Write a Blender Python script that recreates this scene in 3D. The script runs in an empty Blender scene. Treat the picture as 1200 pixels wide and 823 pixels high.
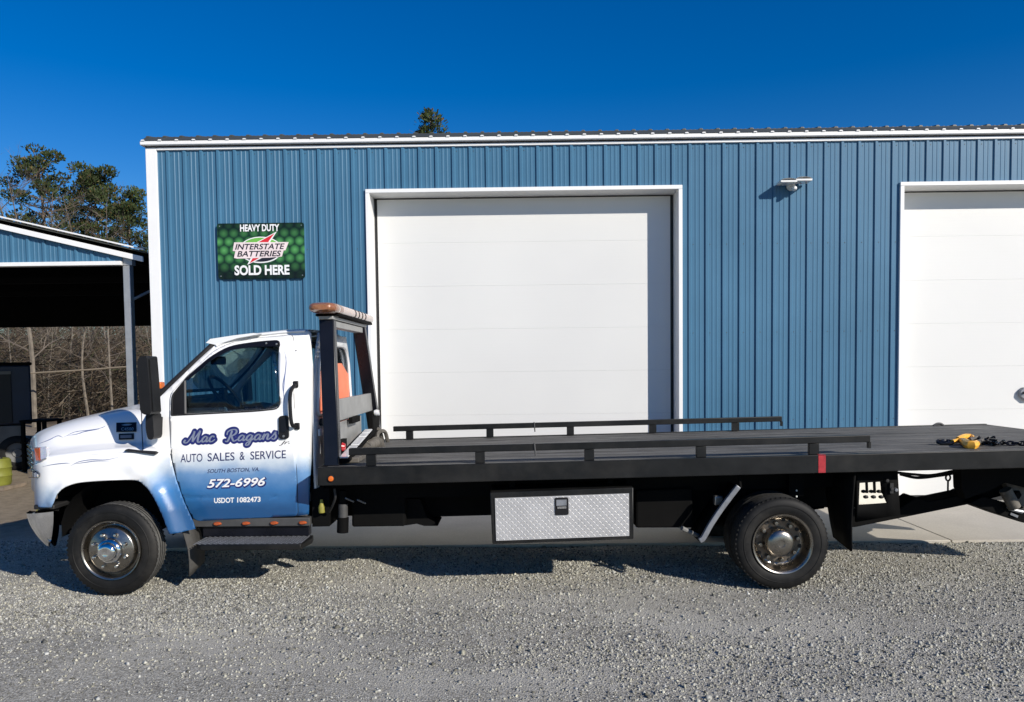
import bpy, bmesh, math, random
import numpy as np
from mathutils import Vector, Matrix, Quaternion
from mathutils.geometry import tessellate_polygon

random.seed(7)
S = bpy.context.scene
COL = S.collection
V = Vector

# ------------------------------------------------------------------ camera
CAM_Z = 1.94
GZ = -0.048            # level of the yard, so that the lens stands 1.99 m above it
YAW, PITCH, ROLL = math.radians(0.44), math.atan(0.0455), 0.0117
FWD = V((-math.sin(YAW) * math.cos(PITCH), math.cos(YAW) * math.cos(PITCH), -math.sin(PITCH)))
R0 = V((math.cos(YAW), math.sin(YAW), 0))
U0 = R0.cross(FWD)
RGT = (R0 * math.cos(ROLL) - U0 * math.sin(ROLL)).normalized()
UPV = (U0 * math.cos(ROLL) + R0 * math.sin(ROLL)).normalized()
cam_d = bpy.data.cameras.new('camera')
cam = bpy.data.objects.new('camera', cam_d)
COL.objects.link(cam)
cam_d.sensor_width = 36.0
cam_d.lens = 27.0
cam_d.shift_y = 57.5 / 1200
cam_d.clip_start = 0.05
cam_d.clip_end = 3000
cam.matrix_world = Matrix(((RGT.x, UPV.x, -FWD.x, 0), (RGT.y, UPV.y, -FWD.y, 0),
                           (RGT.z, UPV.z, -FWD.z, CAM_Z), (0, 0, 0, 1)))
S.camera = cam

# ------------------------------------------------------------------ light
SUN_TRAVEL = V((-0.41, 0.39, -0.285)).normalized()
SUN_EL = math.asin(-SUN_TRAVEL.z)
SUN_ROT = math.atan2(-SUN_TRAVEL.x, -SUN_TRAVEL.y)
world = bpy.data.worlds.new('World')
S.world = world
world.use_nodes = True
wn = world.node_tree
for n in list(wn.nodes):
    wn.nodes.remove(n)
sky = wn.nodes.new('ShaderNodeTexSky')
sky.sky_type = 'NISHITA'
sky.sun_disc = False
sky.sun_elevation = SUN_EL
sky.sun_rotation = SUN_ROT
sky.altitude = 300
sky.air_density = 1.0
sky.dust_density = 0.1
sky.ozone_density = 3.5
bgn = wn.nodes.new('ShaderNodeBackground')
bgn.inputs['Strength'].default_value = 0.088
wo = wn.nodes.new('ShaderNodeOutputWorld')
hs = wn.nodes.new('ShaderNodeHueSaturation')          # the clean, deep winter blue of the photograph
hs.inputs['Saturation'].default_value = 1.44
hs.inputs['Value'].default_value = 1.0
hs.inputs['Hue'].default_value = 0.513
wn.links.new(sky.outputs[0], hs.inputs['Color'])
wn.links.new(hs.outputs[0], bgn.inputs[0])
wn.links.new(bgn.outputs[0], wo.inputs[0])

sun_d = bpy.data.lights.new('sun', 'SUN')
sun_d.energy = 4.5
sun_d.angle = math.radians(0.5)
sun_d.color = (1.0, 0.935, 0.84)
sun = bpy.data.objects.new('sun', sun_d)
COL.objects.link(sun)
sun.rotation_euler = SUN_TRAVEL.to_track_quat('-Z', 'Y').to_euler()
sun.location = (8, -8, 12)

S.view_settings.view_transform = 'Standard'
S.view_settings.look = 'None'
S.view_settings.exposure = 0.25
S.view_settings.gamma = 1.0
S.view_settings.use_curve_mapping = False
S.cycles.max_bounces = 8
S.cycles.transparent_max_bounces = 12


def at(px, py, Y):
    """world point seen at photo pixel (1200x823) on the upright plane y = Y"""
    d = FWD + RGT * ((px - 600) / 900) + UPV * ((469 - py) / 900)
    p = d * (Y / d.y)
    return V((p.x, Y, p.z + CAM_Z))


def proj(p):
    d = V(p) - V((0, 0, CAM_Z))
    k = d.dot(FWD)
    return 600 + 900 * d.dot(RGT) / k, 469 - 900 * d.dot(UPV) / k


def on(px, py, yf, y0=6.8):
    p = at(px, py, y0)
    for _ in range(4):
        p = at(px, py, yf(p.x, p.z))
    return p


# ------------------------------------------------------------------ materials
def nd(nt, typ, **kw):
    n = nt.nodes.new(typ)
    for k, v in kw.items():
        setattr(n, k, v)
    return n


def newmat(name):
    m = bpy.data.materials.new(name)
    m.use_nodes = True
    nt = m.node_tree
    b = nt.nodes['Principled BSDF']
    return m, nt, b


def ramp(nt, fac, stops, interp='LINEAR'):
    r = nd(nt, 'ShaderNodeValToRGB')
    cr = r.color_ramp
    cr.interpolation = interp
    while len(cr.elements) < len(stops):
        cr.elements.new(0.5)
    for e, (p, c) in zip(cr.elements, stops):
        e.position = p
        e.color = (c[0], c[1], c[2], 1) if len(c) == 3 else c
    nt.links.new(fac, r.inputs[0])
    return r.outputs[0]


def noise(nt, scale, detail=4, rough=0.55, vec=None, stretch=None):
    n = nd(nt, 'ShaderNodeTexNoise')
    n.inputs['Scale'].default_value = scale
    n.inputs['Detail'].default_value = detail
    n.inputs['Roughness'].default_value = rough
    if vec is None:
        g = nd(nt, 'ShaderNodeNewGeometry')
        vec = g.outputs['Position']
    if stretch:
        mp = nd(nt, 'ShaderNodeMapping')
        mp.inputs['Scale'].default_value = stretch
        nt.links.new(vec, mp.inputs[0])
        vec = mp.outputs[0]
    nt.links.new(vec, n.inputs['Vector'])
    return n.outputs['Fac']


def mix(nt, fac, a, b, mode='MIX'):
    m = nd(nt, 'ShaderNodeMix', data_type='RGBA', blend_type=mode)
    for i, v in ((0, fac), (6, a), (7, b)):
        if hasattr(v, 'is_linked') or hasattr(v, 'node'):
            nt.links.new(v, m.inputs[i])
        elif i == 0:
            m.inputs[i].default_value = v
        else:
            m.inputs[i].default_value = (v[0], v[1], v[2], 1)
    return m.outputs[2]


def math_(nt, op, a, b=None, clamp=False):
    m = nd(nt, 'ShaderNodeMath', operation=op)
    m.use_clamp = clamp
    for i, v in ((0, a), (1, b)):
        if v is None:
            continue
        if hasattr(v, 'node'):
            nt.links.new(v, m.inputs[i])
        else:
            m.inputs[i].default_value = v
    return m.outputs[0]


def bump(nt, b, h, strength=0.3, dist=0.01):
    bp = nd(nt, 'ShaderNodeBump')
    bp.inputs['Strength'].default_value = strength
    bp.inputs['Distance'].default_value = dist
    nt.links.new(h, bp.inputs['Height'])
    nt.links.new(bp.outputs[0], b.inputs['Normal'])


def pbr(name, col, rough=0.5, metal=0.0, var=0.12, vscale=4.0, bmp=0.0, bscale=60.0, coat=0.0,
        stretch=None, rvar=0.1, spec=0.5, dust=0.0):
    m, nt, b = newmat(name)
    f = noise(nt, vscale, 5, 0.6, stretch=stretch)
    lo = tuple(c * (1 - var) for c in col)
    hi = tuple(min(1, c * (1 + var)) for c in col)
    c = ramp(nt, f, [(0.3, lo), (0.7, hi)])
    if dust:
        f2 = noise(nt, 1.7, 6, 0.7)
        d = ramp(nt, f2, [(0.45, (0, 0, 0)), (0.75, (dust, dust, dust))])
        c = mix(nt, d, c, (0.30, 0.27, 0.23))
    nt.links.new(c, b.inputs['Base Color'])
    b.inputs['Metallic'].default_value = metal
    b.inputs['Specular IOR Level'].default_value = spec
    r = math_(nt, 'MULTIPLY_ADD', f, rvar)
    r.node.inputs[2].default_value = rough - rvar * 0.5
    nt.links.new(r, b.inputs['Roughness'])
    if coat:
        b.inputs['Coat Weight'].default_value = coat
        b.inputs['Coat Roughness'].default_value = 0.06
    if bmp:
        bump(nt, b, noise(nt, bscale, 4, 0.6, stretch=stretch), bmp, 0.005)
    return m


M = {}
M['wall_blue'] = pbr('blue_siding', (0.052, 0.150, 0.250), 0.42, 0, 0.08, 0.8, 0.10, 3, spec=0.4)
M['trim_white'] = pbr('white_trim', (0.80, 0.80, 0.79), 0.45, 0, 0.03, 2, 0.02, 20)
M['roof_metal'] = pbr('grey_roofing', (0.060, 0.065, 0.058), 0.5, 0.0, 0.15, 2)
M['wainscot'] = pbr('cream_block', (0.74, 0.72, 0.64), 0.8, 0, 0.06, 3, 0.2, 60)
M['seal'] = pbr('black_seal', (0.012, 0.012, 0.013), 0.6)
M['black_paint'] = pbr('black_paint', (0.007, 0.0075, 0.008), 0.42, 0, 0.4, 5, 0.06, 30, dust=0.06, spec=0.28)
M['black_gloss'] = pbr('black_gloss', (0.006, 0.0065, 0.010), 0.28, 0, 0.3, 3, 0.03, 30, spec=0.3)
M['black_frame'] = pbr('black_chassis', (0.004, 0.004, 0.004), 0.8, 0, 0.3, 4, 0.1, 40, spec=0.1)
M['dark_plastic'] = pbr('dark_plastic', (0.009, 0.009, 0.010), 0.5, 0, 0.15, 6, 0.06, 200, spec=0.3)
M['grey_plastic'] = pbr('grey_plastic', (0.055, 0.055, 0.055), 0.6, 0, 0.2, 8, 0.08, 120)
M['rubber'] = pbr('tyre_rubber', (0.009, 0.009, 0.009), 0.6, 0, 0.3, 9, 0.08, 90, spec=0.22, dust=0.10)
M['tread_dark'] = pbr('dark_tread_rubber', (0.028, 0.028, 0.027), 0.8, 0, 0.35, 14, 0.3, 60, spec=0.2)
M['tread'] = pbr('tread_rubber', (0.10, 0.098, 0.092), 0.85, 0, 0.35, 14, 0.3, 60, spec=0.3)
M['mudflap'] = pbr('mudflap_rubber', (0.060, 0.058, 0.054), 0.75, 0, 0.3, 10, 0.1, 60, spec=0.3)
M['chrome'] = pbr('chrome', (0.78, 0.77, 0.75), 0.10, 1.0, 0.05, 6, 0.0, 30, rvar=0.08)
M['rim'] = pbr('polished_steel_rim', (0.31, 0.285, 0.25), 0.28, 1.0, 0.18, 12, 0.02, 40, rvar=0.12)
M['rim_dull'] = pbr('dull_steel_rim', (0.15, 0.125, 0.10), 0.45, 0.8, 0.3, 16, 0.05, 60, rvar=0.2)
M['steel'] = pbr('bare_steel', (0.42, 0.41, 0.39), 0.38, 0.9, 0.2, 14, 0.05, 60)
M['grey_paint'] = pbr('grey_paint', (0.30, 0.30, 0.29), 0.45, 0.2, 0.15, 6, 0.05, 40)
M['galv'] = pbr('galvanised', (0.40, 0.41, 0.42), 0.45, 0.5, 0.1, 9)
M['fender_grey'] = pbr('worn_grey_metal', (0.22, 0.23, 0.25), 0.4, 0.3, 0.25, 12)
M['dirt_steel'] = pbr('muddy_steel', (0.11, 0.10, 0.085), 0.75, 0.1, 0.4, 16, 0.3, 50)
M['red'] = pbr('red_plastic', (0.42, 0.015, 0.02), 0.3, 0, 0.1, 10)
M['red_tape'] = pbr('red_reflective_tape', (0.36, 0.022, 0.03), 0.4, 0, 0.25, 20)
M['yellow'] = pbr('yellow_hook_paint', (0.80, 0.40, 0.04), 0.45, 0, 0.2, 20)
M['safety_yellow'] = pbr('yellow_green_plastic', (0.17, 0.18, 0.025), 0.6, 0, 0.15, 6)
M['old_yellow'] = pbr('dirty_yellow_plastic', (0.22, 0.20, 0.03), 0.6, 0, 0.3, 14)
M['trailer_blue'] = pbr('dark_blue_panel', (0.012, 0.022, 0.05), 0.5, 0, 0.2, 2)
M['dull_grey'] = pbr('dull_grey_panel', (0.16, 0.16, 0.155), 0.7, 0, 0.2, 3)
M['interior'] = pbr('cab_interior', (0.022, 0.023, 0.025), 0.75, 0, 0.2, 8)
M['seat'] = pbr('grey_seat_cloth', (0.05, 0.055, 0.065), 0.9, 0, 0.25, 14, 0.2, 120)
M['orange_sheet'] = pbr('orange_sheet', (0.92, 0.25, 0.13), 0.5, 0, 0.12, 5)
M['white_plastic'] = pbr('white_fixture', (0.74, 0.74, 0.72), 0.4, 0, 0.05, 12)
M['ink_navy'] = pbr('navy_lettering', (0.012, 0.020, 0.10), 0.4)
M['ink_blue'] = pbr('blue_lettering', (0.010, 0.016, 0.13), 0.35)
M['pinstripe'] = pbr('pinstripe_paint', (0.14, 0.18, 0.34), 0.35)
M['ink_black'] = pbr('black_lettering', (0.012, 0.012, 0.02), 0.4)
M['ink_grey'] = pbr('grey_lettering', (0.025, 0.045, 0.12), 0.4)
M['ink_silver'] = pbr('silver_lettering', (0.19, 0.22, 0.30), 0.35, 0.0)
M['ink_white'] = pbr('white_lettering', (0.82, 0.82, 0.82), 0.4, 0, 0.03)
M['ink_red'] = pbr('red_print', (0.62, 0.02, 0.03), 0.4)
M['ink_pink'] = pbr('pale_pink_print', (0.78, 0.66, 0.66), 0.4)
M['ink_green'] = pbr('green_print', (0.16, 0.45, 0.07), 0.4)
M['bark'] = pbr('pine_bark', (0.125, 0.095, 0.075), 0.9, 0, 0.4, 6, 0.4, 25)
M['bare_bark'] = pbr('pale_bark', (0.165, 0.14, 0.11), 0.9, 0, 0.35, 5, 0.3, 30)
M['twig'] = pbr('grey_twigs', (0.135, 0.110, 0.088), 0.9, 0, 0.4, 0.7)
M['cable'] = pbr('tan_cable', (0.22, 0.18, 0.13), 0.8)
M['wood_pole'] = pbr('weathered_wood', (0.2, 0.16, 0.12), 0.85, 0, 0.3, 6)


def glass_mat(name, tint, clear, rough=0.02):
    m = bpy.data.materials.new(name)
    m.use_nodes = True
    nt = m.node_tree
    nt.nodes.clear()
    o = nd(nt, 'ShaderNodeOutputMaterial')
    t = nd(nt, 'ShaderNodeBsdfTransparent')
    t.inputs[0].default_value = (*tint, 1)
    g = nd(nt, 'ShaderNodeBsdfGlossy')
    g.inputs['Roughness'].default_value = rough
    g.inputs[0].default_value = (0.9, 0.95, 1, 1)
    lw = nd(nt, 'ShaderNodeFresnel')
    lw.inputs['IOR'].default_value = 1.5
    mx = nd(nt, 'ShaderNodeMixShader')
    f = math_(nt, 'MULTIPLY', lw.outputs[0], clear)
    nt.links.new(f, mx.inputs[0])
    nt.links.new(t.outputs[0], mx.inputs[1])
    nt.links.new(g.outputs[0], mx.inputs[2])
    nt.links.new(mx.outputs[0], o.inputs[0])
    return m


M['glass'] = glass_mat('tinted_glass', (0.66, 0.74, 0.73), 0.8)
M['glass_dark'] = glass_mat('dark_glass', (0.95, 0.96, 0.96), 0.8)


def lens_mat(name, col, rough=0.15):
    m, nt, b = newmat(name)
    f = noise(nt, 40, 3)
    nt.links.new(ramp(nt, f, [(0.3, tuple(c * 0.8 for c in col)), (0.7, col)]), b.inputs['Base Color'])
    b.inputs['Roughness'].default_value = rough
    b.inputs['Subsurface Weight'].default_value = 0.3
    b.inputs['Subsurface Radius'].default_value = (0.02, 0.01, 0.005)
    b.inputs['Coat Weight'].default_value = 0.6
    return m


M['step_lens'] = lens_mat('dull_orange_lens', (0.42, 0.085, 0.02))
M['amber'] = lens_mat('amber_lens', (0.72, 0.17, 0.02))
M['amber_dark'] = lens_mat('brown_amber_lens', (0.30, 0.125, 0.06))
M['pale_lens'] = lens_mat('faded_pink_lens', (0.66, 0.50, 0.43))
M['orange_lens'] = lens_mat('orange_lens', (0.75, 0.14, 0.02))
M['clear_lens'] = lens_mat('clear_lens', (0.72, 0.73, 0.74), 0.08)
M['dark_lens'] = lens_mat('smoked_lens', (0.05, 0.06, 0.08), 0.08)


def truck_paint():
    m, nt, b = newmat('white_to_blue_truck_paint')
    g = nd(nt, 'ShaderNodeNewGeometry')
    sep = nd(nt, 'ShaderNodeSeparateXYZ')
    nt.links.new(g.outputs['Position'], sep.inputs[0])
    n1 = noise(nt, 5.0, 5, 0.6, vec=g.outputs['Position'])
    # the fade sits lower ahead of the wheel than on the door
    mr = nd(nt, 'ShaderNodeMapRange', interpolation_type='SMOOTHSTEP')
    mr.inputs['From Min'].default_value = -3.42
    mr.inputs['From Max'].default_value = -3.05
    mr.inputs['To Min'].default_value = -0.08
    mr.inputs['To Max'].default_value = 0.17
    nt.links.new(sep.outputs['X'], mr.inputs['Value'])
    z = math_(nt, 'SUBTRACT', sep.outputs['Z'], mr.outputs[0])
    nn = math_(nt, 'MULTIPLY', math_(nt, 'SUBTRACT', n1, 0.5), 0.16)
    z = math_(nt, 'ADD', z, nn)
    mr2 = nd(nt, 'ShaderNodeMapRange')
    mr2.inputs['From Min'].default_value = 0.50
    mr2.inputs['From Max'].default_value = 1.02
    nt.links.new(z, mr2.inputs['Value'])
    c = ramp(nt, mr2.outputs[0], [(0.0, (0.014, 0.078, 0.21)), (0.35, (0.036, 0.160, 0.385)),
                                  (0.62, (0.14, 0.28, 0.50)), (0.82, (0.52, 0.60, 0.68)), (1.0, (0.84, 0.84, 0.83))])
    nt.links.new(c, b.inputs['Base Color'])
    b.inputs['Roughness'].default_value = 0.28
    b.inputs['Coat Weight'].default_value = 0.5
    b.inputs['Coat Roughness'].default_value = 0.05
    bump(nt, b, noise(nt, 2.5, 2, 0.5, vec=g.outputs['Position']), 0.008, 0.02)
    return m


M['paint'] = truck_paint()
M['white_paint'] = pbr('white_cab_paint', (0.80, 0.81, 0.82), 0.3, 0, 0.02, 3, coat=0.8)
M['cab_white_shaded'] = pbr('shaded_white_cab_paint', (0.62, 0.64, 0.66), 0.4, 0, 0.05, 3)  # white cab paint with the shade on the back put into the colour


def deck_mat():
    m, nt, b = newmat('worn_black_deck')
    f = noise(nt, 1.0, 8, 0.7, stretch=(0.8, 22, 1))
    f2 = noise(nt, 2.2, 5, 0.6)
    c = ramp(nt, f, [(0.33, (0.034, 0.033, 0.031)), (0.52, (0.11, 0.107, 0.099)), (0.70, (0.29, 0.282, 0.26))])
    c = mix(nt, ramp(nt, f2, [(0.4, (0, 0, 0)), (0.8, (0.5, 0.5, 0.5))]), c, (0.12, 0.117, 0.108))
    st = noise(nt, 1.0, 6, 0.75, stretch=(1.6, 60, 1))
    c = mix(nt, ramp(nt, st, [(0.56, (0, 0, 0)), (0.66, (0.8, 0.8, 0.8))]), c, (0.34, 0.33, 0.30))
    wr = noise(nt, 1.3, 6, 0.7, stretch=(1, 3, 1))
    c = mix(nt, ramp(nt, wr, [(0.52, (0, 0, 0)), (0.72, (0.75, 0.75, 0.75))]), c, (0.018, 0.018, 0.017))
    nt.links.new(c, b.inputs['Base Color'])
    b.inputs['Roughness'].default_value = 0.75
    b.inputs['Specular IOR Level'].default_value = 0.25
    bump(nt, b, f, 0.4, 0.006)
    return m


M['deck'] = deck_mat()


def diamond_mat():
    return pbr('bright_tread_plate', (0.56, 0.55, 0.545), 0.42, 0.45, 0.08, 6, 0.05, 30, rvar=0.15)


M['diamond'] = diamond_mat()


def door_mat():
    m, nt, b = newmat('white_garage_door')
    g = nd(nt, 'ShaderNodeNewGeometry')
    f = noise(nt, 0.7, 3, 0.5, vec=g.outputs['Position'])
    nt.links.new(ramp(nt, f, [(0.3, (0.655, 0.655, 0.64)), (0.7, (0.69, 0.69, 0.67))]), b.inputs['Base Color'])
    b.inputs['Roughness'].default_value = 0.5
    w = nd(nt, 'ShaderNodeTexWave', bands_direction='Z')
    w.inputs['Scale'].default_value = 6.5
    w.inputs['Distortion'].default_value = 0.15
    nt.links.new(g.outputs['Position'], w.inputs['Vector'])
    n2 = noise(nt, 90, 3, 0.6, vec=g.outputs['Position'])
    h = math_(nt, 'ADD', math_(nt, 'POWER', w.outputs['Fac'], 6.0), math_(nt, 'MULTIPLY', n2, 0.5))
    bump(nt, b, h, 0.05, 0.004)
    return m


M['garage'] = door_mat()


def concrete_mat():
    m, nt, b = newmat('pale_concrete')
    f = noise(nt, 1.1, 8, 0.65)
    f2 = noise(nt, 45, 5, 0.7)
    c = ramp(nt, f, [(0.3, (0.40, 0.365, 0.31)), (0.7, (0.53, 0.49, 0.42))])
    c = mix(nt, 0.35, c, ramp(nt, f2, [(0.3, (0.28, 0.26, 0.22)), (0.7, (0.60, 0.56, 0.49))]))
    nt.links.new(c, b.inputs['Base Color'])
    b.inputs['Roughness'].default_value = 0.85
    bump(nt, b, f2, 0.25, 0.004)
    return m


M['concrete'] = concrete_mat()


def ground_mat():
    m, nt, b = newmat('gravel_ground')
    g = nd(nt, 'ShaderNodeNewGeometry')
    P = g.outputs['Position']
    vo = nd(nt, 'ShaderNodeTexVoronoi')
    vo.inputs['Scale'].default_value = 75
    nt.links.new(P, vo.inputs['Vector'])
    vsep = nd(nt, 'ShaderNodeSeparateColor')
    nt.links.new(vo.outputs['Color'], vsep.inputs[0])
    stone = ramp(nt, vsep.outputs[0], [(0.0, (0.24, 0.229, 0.198)), (0.45, (0.45, 0.43, 0.373)),
                                       (0.8, (0.55, 0.534, 0.48)), (1.0, (0.68, 0.66, 0.60))])
    edge = ramp(nt, vo.outputs['Distance'], [(0.25, (1, 1, 1)), (0.75, (0.45, 0.44, 0.42))])
    stone = mix(nt, 1.0, stone, edge, 'MULTIPLY')
    fine = noise(nt, 120, 6, 0.75, vec=P)
    dust = ramp(nt, fine, [(0.25, (0.31, 0.297, 0.258)), (0.75, (0.66, 0.634, 0.555))])
    big = noise(nt, 0.7, 5, 0.6, vec=P, stretch=(0.7, 1.4, 1))
    c = mix(nt, ramp(nt, big, [(0.42, (0.15, 0.15, 0.15)), (0.62, (0.85, 0.85, 0.85))]), stone, dust)
    # tan dirt yard beyond the gravel, on the left
    sep = nd(nt, 'ShaderNodeSeparateXYZ')
    nt.links.new(P, sep.inputs[0])
    n3 = noise(nt, 1.3, 5, 0.65, vec=P)
    d = math_(nt, 'ADD', sep.outputs['Y'], math_(nt, 'MULTIPLY', n3, 1.6))
    d = math_(nt, 'SUBTRACT', d, math_(nt, 'MULTIPLY', sep.outputs['X'], 0.25))
    dm = ramp(nt, math_(nt, 'MULTIPLY', math_(nt, 'SUBTRACT', d, 10.6), 0.7, True), [(0, (0, 0, 0)), (1, (1, 1, 1))])
    dirt = ramp(nt, noise(nt, 9, 8, 0.7, vec=P), [(0.3, (0.20, 0.16, 0.115)), (0.7, (0.36, 0.30, 0.22))])
    c = mix(nt, dm, c, dirt)
    # leaf litter in the woods
    lm = ramp(nt, math_(nt, 'MULTIPLY', math_(nt, 'SUBTRACT', sep.outputs['Y'], 25.0), 0.2, True), [(0, (0, 0, 0)), (1, (1, 1, 1))])
    litter = ramp(nt, noise(nt, 6, 8, 0.75, vec=P), [(0.3, (0.06, 0.042, 0.028)), (0.7, (0.15, 0.11, 0.075))])
    c = mix(nt, lm, c, litter)
    nt.links.new(c, b.inputs['Base Color'])
    b.inputs['Roughness'].default_value = 0.92
    b.inputs['Specular IOR Level'].default_value = 0.2
    h = math_(nt, 'ADD', math_(nt, 'MULTIPLY', vo.outputs['Distance'], -1.0), fine)
    bump(nt, b, h, 0.8, 0.012)
    return m


M['ground'] = ground_mat()


def attr_mat(name, attr, rough=0.9, mult=None):
    m, nt, b = newmat(name)
    a = nd(nt, 'ShaderNodeAttribute', attribute_name=attr)
    c = a.outputs['Color']
    f = noise(nt, 90, 3, 0.6)
    c = mix(nt, 1.0, c, ramp(nt, f, [(0.3, (0.75, 0.75, 0.75)), (0.7, (1.1, 1.1, 1.1))]), 'MULTIPLY')
    nt.links.new(c, b.inputs['Base Color'])
    b.inputs['Roughness'].default_value = rough
    b.inputs['Specular IOR Level'].default_value = 0.25
    return m


M['stone'] = attr_mat('gravel_stone', 'tone')


def needle_mat():
    m, nt, b = newmat('pine_needles')
    a = nd(nt, 'ShaderNodeAttribute', attribute_name='tone')
    nt.links.new(a.outputs['Color'], b.inputs['Base Color'])
    b.inputs['Roughness'].default_value = 0.7
    b.inputs['Specular IOR Level'].default_value = 0.2
    return m


M['needles'] = needle_mat()


# ------------------------------------------------------------------ mesh builder
def root_loc(o):
    v = V((0, 0, 0))
    while o is not None:
        v += o.location
        o = o.parent
    return v


class MB:
    def __init__(s):
        s.v = []
        s.f = []

    def add(s, vs, fs):
        n = len(s.v)
        s.v += [V(p) for p in vs]
        s.f += [tuple(i + n for i in f) for f in fs]
        return s

    def box(s, x0, x1, y0, y1, z0, z1):
        vs = [(x, y, z) for x in (x0, x1) for y in (y0, y1) for z in (z0, z1)]
        return s.add(vs, [(0, 1, 3, 2), (4, 6, 7, 5), (0, 4, 5, 1), (2, 3, 7, 6), (0, 2, 6, 4), (1, 5, 7, 3)])

    def bar(s, a, b, w, h, up=(0, 0, 1)):
        a, b = V(a), V(b)
        d = (b - a).normalized()
        u = V(up)
        r = d.cross(u).normalized() * (w / 2)
        u = r.cross(d).normalized() * (h / 2)
        vs = [p + sx * r + sz * u for p in (a, b) for sx in (-1, 1) for sz in (-1, 1)]
        return s.add(vs, [(0, 1, 3, 2), (4, 6, 7, 5), (0, 4, 5, 1), (2, 3, 7, 6), (0, 2, 6, 4), (1, 5, 7, 3)])

    def prism(s, poly, off):
        """3-D polygon swept by the vector off"""
        n = len(poly)
        p = [V(q) for q in poly]
        o = V(off)
        tris = tessellate_polygon([p])
        vs = p + [q + o for q in p]
        fs = [tuple(t) for t in tris] + [tuple(i + n for i in reversed(t)) for t in tris]
        fs += [(i, (i + 1) % n, n + (i + 1) % n, n + i) for i in range(n)]
        return s.add(vs, fs)

    def tube(s, path, r, n=8, cap=True):
        path = [V(p) for p in path]
        m = len(path)
        rs = r if isinstance(r, (list, tuple)) else [r] * m
        ref = None
        vs, fs = [], []
        for i, p in enumerate(path):
            t = (path[min(i + 1, m - 1)] - path[max(i - 1, 0)]).normalized()
            if ref is None:
                ref = V((0, 0, 1)) if abs(t.z) < 0.9 else V((1, 0, 0))
            a = t.cross(ref).normalized()
            ref = a.cross(t).normalized()
            for k in range(n):
                an = 2 * math.pi * k / n
                vs.append(p + (a * math.cos(an) + ref * math.sin(an)) * rs[i])
        for i in range(m - 1):
            for k in range(n):
                k2 = (k + 1) % n
                fs.append((i * n + k, i * n + k2, (i + 1) * n + k2, (i + 1) * n + k))
        if cap:
            fs.append(tuple(range(n - 1, -1, -1)))
            fs.append(tuple((m - 1) * n + k for k in range(n)))
        return s.add(vs, fs)

    def lathe(s, prof, c, n=48, axis='Y'):
        """prof: (radius, offset along axis); axis Y offset grows away from the camera"""
        c = V(c)
        vs, fs = [], []
        m = len(prof)
        for k in range(n):
            a = 2 * math.pi * k / n
            for r, h in prof:
                if axis == 'Y':
                    vs.append(c + V((r * math.cos(a), h, r * math.sin(a))))
                elif axis == 'Z':
                    vs.append(c + V((r * math.cos(a), r * math.sin(a), h)))
                else:
                    vs.append(c + V((h, r * math.cos(a), r * math.sin(a))))
        for k in range(n):
            k2 = (k + 1) % n
            for i in range(m - 1):
                fs.append((k * m + i, k * m + i + 1, k2 * m + i + 1, k2 * m + i))
        return s.add(vs, fs)

    def grid(s, rows):
        nu, nv = len(rows), len(rows[0])
        vs = [p for r in rows for p in r]
        fs = [(i * nv + j, i * nv + j + 1, (i + 1) * nv + j + 1, (i + 1) * nv + j)
              for i in range(nu - 1) for j in range(nv - 1)]
        return s.add(vs, fs)

    def mesh(s, name, off=V((0, 0, 0)), smooth=True, angle=35, recalc=True):
        me = bpy.data.meshes.new(name)
        me.from_pydata([tuple(p - off) for p in s.v], [], s.f)
        if recalc:
            bm = bmesh.new()
            bm.from_mesh(me)
            bmesh.ops.remove_doubles(bm, verts=bm.verts, dist=1e-5)
            bmesh.ops.recalc_face_normals(bm, faces=bm.faces)
            bm.to_mesh(me)
            bm.free()
        if smooth:
            me.shade_smooth()
            me.set_sharp_from_angle(angle=math.radians(angle))
        return me

    def build(s, name, mat, parent=None, bevel=0.0, smooth=True, angle=35, solid=0.0, kind=None, segs=2, local=False):
        off = root_loc(parent) if parent and not local else V((0, 0, 0))
        me = s.mesh(name, off, smooth, angle)
        return link(name, me, mat, parent, bevel=bevel, solid=solid, kind=kind, segs=segs)


def link(name, me, mat, parent=None, loc=None, bevel=0.0, solid=0.0, kind=None, segs=2):
    o = bpy.data.objects.new(name, me)
    COL.objects.link(o)
    if mat is not None and not me.materials:
        me.materials.append(mat)
    if parent:
        o.parent = parent
    if loc is not None:
        o.location = loc
    if solid:
        md = o.modifiers.new('solid', 'SOLIDIFY')
        md.thickness = abs(solid)
        md.offset = -1 if solid > 0 else 1
    if bevel:
        md = o.modifiers.new('bevel', 'BEVEL')
        md.width = bevel
        md.segments = segs
        md.limit_method = 'ANGLE'
        md.angle_limit = math.radians(40)
    if kind:
        o['kind'] = kind
    return o


def tag(o, label, cat, group=None, kind=None):
    o['label'] = label
    o['category'] = cat
    if group:
        o['group'] = group
    if kind:
        o['kind'] = kind
    return o


def thing(name, label, cat, loc, group=None):
    o = bpy.data.objects.new(name, None)
    o.empty_display_size = 0.2
    COL.objects.link(o)
    o.location = loc
    return tag(o, label, cat, group)


def copy_tree(o, parent=None):
    c = o.copy()
    COL.objects.link(c)
    if parent:
        c.parent = parent
    for ch in list(o.children):
        copy_tree(ch, c)
    return c


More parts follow.
